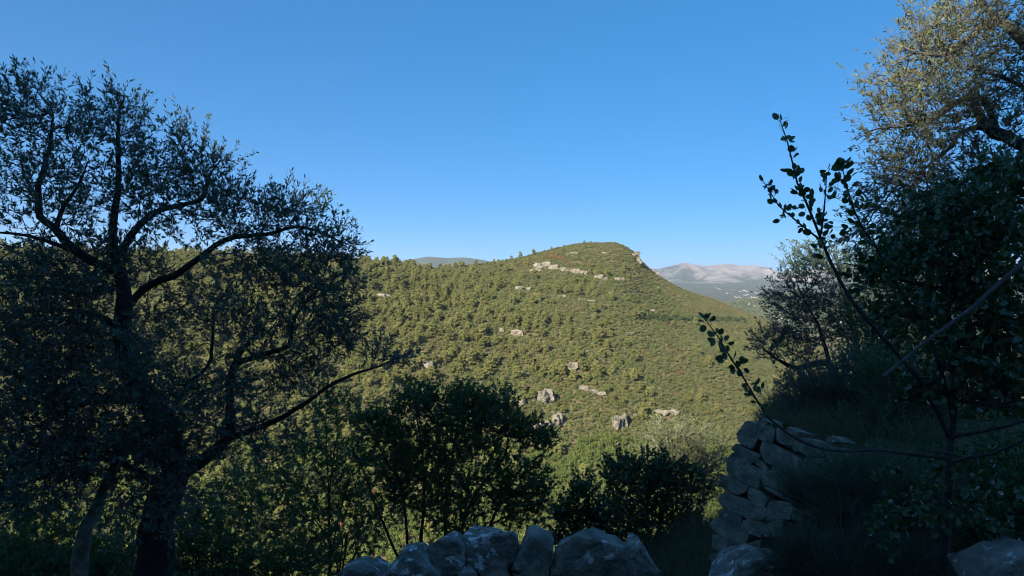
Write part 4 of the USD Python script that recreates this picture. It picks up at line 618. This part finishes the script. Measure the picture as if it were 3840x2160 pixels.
# brooms, low scrub and grass of the right-hand terrace
def blades(P, D, L, w, rng, bend=.35):
    n = len(P); D = D / np.linalg.norm(D, axis=1, keepdims=True); S = np.cross(D, rng.normal(0, 1, (n, 3))); S /= np.linalg.norm(S, axis=1, keepdims=True); l = L * rng.uniform(.5, 1.2, (n, 1)); g = np.stack([rng.normal(0, 1, n), rng.normal(0, 1, n), -np.abs(rng.normal(0, .6, n))], 1) * bend
    m1, m2 = P + D * l * .55 + g * l * .18, P + D * l + g * l * .6
    v = np.stack([P - S * w, P + S * w, m1 - S * w * .7, m1 + S * w * .7, m2], 1).reshape(-1, 3); return v, (np.arange(n)[:, None, None] * 5 + np.array([[0, 1, 3], [0, 3, 2], [2, 3, 4]])[None]).reshape(-1, 3)
M_broom = foliage_mat('broom_stems', [(.035, .055, .036), (.065, .085, .058), (.13, .14, .095)], transl=.2)
M_grass = foliage_mat('dry_dark_grass', [(.04, .060, .028), (.075, .085, .042), (.16, .15, .09)], transl=.2)
def broom(label, cx, cy, Y, w, h, d, n, seed, mat_=None, L=.28):
    """Several tussocks of thin stems fanning up from the ground."""
    r = np.random.default_rng(seed); c = at(cx, cy, Y) + [0, 0, -.1]; Ps, Ds, Ls, A, B = [], [], [], [], []
    for k in range(11):
        o = np.array([r.uniform(-1, 1) * w, r.uniform(-1, 1) * d, 0]); hh = h * r.uniform(.55, 1.25) * (1 - .45 * (o[0] / w) ** 2); m = int(n * .8) // 11
        a = np.stack([r.normal(0, .42, m), r.normal(0, .42, m), np.ones(m)], 1); a /= np.linalg.norm(a, axis=1, keepdims=True); u = r.uniform(.05, .8, (m, 1)) ** .8
        Ps.append(o + a * u * hh); Ds.append(a + r.normal(0, .22, (m, 3))); A += [o + [0, 0, -.35]] * 6; B += list(o + a[:6] * hh * .8)
    v, f = blades(np.vstack(Ps), np.vstack(Ds), L, .0026, r, .55)
    t = thing('broom_shrub', label, 'shrub', c); part('stems', frusta(np.array(A), np.array(B), np.full(66, .005), np.full(66, .0015), 4), M_twig, t, kind='stuff'); part('foliage', (v, f), mat_ or M_broom, t, kind='stuff')
broom('taller broom shrub right of the first one, below the smaller olive tree', 3330, 1560, 6.6, .50, .55, .5, 7000, 42)
broom('dark broom spilling over the right end of the stone wall', 3270, 1900, 4.5, .42, .36, .3, 8000, 43)
broom('low dark broom right of the lichened boulder', 3260, 2160, 3.9, .40, .28, .3, 7000, 45)
bush('evergreen_shrub', 'fine leafed bluish shrub on the right hand wall, beside the smaller olive trunk', [(3010, 1490, 7.4, 90, 90, .4, 70), (3120, 1440, 7.4, 120, 110, .4, 100), (3060, 1560, 7.2, 120, 70, .4, 70), (3250, 1420, 7.4, 130, 120, .4, 100), (3200, 1540, 7.2, 140, 80, .4, 80)], (3090, 1700), 6, (M_twig, M_olive), 51, 7.4, dens=2.4, leaf=(.034, .009), per=22, reach=.14, hollow=.42, fan=.6)
bush('evergreen_shrub', 'dark twiggy shrub below the broken branch', [(3330, 1430, 6.6, 130, 120, .5, 90), (3420, 1540, 6.4, 130, 110, .5, 80), (3300, 1590, 6.2, 150, 80, .4, 70)], (3330, 1760), 7, (M_darkbark, M_dark), 52, 6.4, dens=2.4, leaf=(.032, .011), per=24, reach=.14, hollow=.42, fan=.7)
bush('evergreen_shrub', 'dark tangled shrub filling the gloom in front of the right hand wall', [(3180, 1850, 4.7, 150, 110, .35, 80), (3380, 1800, 4.7, 160, 130, .4, 90), (3330, 1980, 4.4, 200, 120, .35, 90), (3120, 2010, 4.4, 120, 90, .3, 50)], (3280, 2330), 7, (M_darkbark, M_dark), 53, 4.5, dens=2.0, leaf=(.026, .008), per=26, reach=.13, hollow=.42, fan=.6)
bush('evergreen_shrub', 'dark shrub at the right edge above the big pale boulder', [(3640, 1800, 4.9, 160, 130, .4, 90), (3800, 1720, 4.9, 150, 150, .4, 90), (3600, 1960, 4.7, 180, 100, .35, 80), (3820, 1900, 4.7, 120, 110, .3, 50)], (3700, 2330), 7, (M_darkbark, M_dark), 54, 4.8, dens=2.0, leaf=(.030, .011), per=24, reach=.13, hollow=.42, fan=.7)
r_ = np.random.default_rng(47); n = 46000; gx, gy = r_.uniform(.7, 5.0, n), r_.uniform(3.9, 15, n); k = (gx > .7 + .05 * (gy - 4)) & (gx / gy < .62); gx, gy = gx[k], gy[k]; n = len(gx)
P = np.stack([gx, gy, height(gx, gy) - .01], 1); D = np.stack([r_.normal(0, .35, n), r_.normal(0, .35, n), np.ones(n)], 1)
v, f = blades(P, D, .32, .0032, r_, .5); tag(usdkit.mesh(stage, '/World/grass', (v, f), M_grass).GetPrim(), 'rough dark grass on the shaded slope by the stone wall', 'grass', kind='stuff')

# ------------------------------------------------------------------ the air
M_haze = usdkit.material(stage, '/World/Looks/haze', {'v': ('principled_volume', dict(color=(.88, .93, 1.0), density=HAZE, anisotropy=0.3))}, [], volume='v.volume')
hz = usdkit.mesh(stage, '/World/haze', trimesh.creation.box(bounds=[[-9000, -700, -760], [13000, 14500, 480]]), M_haze)
tag(hz.GetPrim(), 'thin bluish haze filling the valley air', 'haze', kind='stuff')
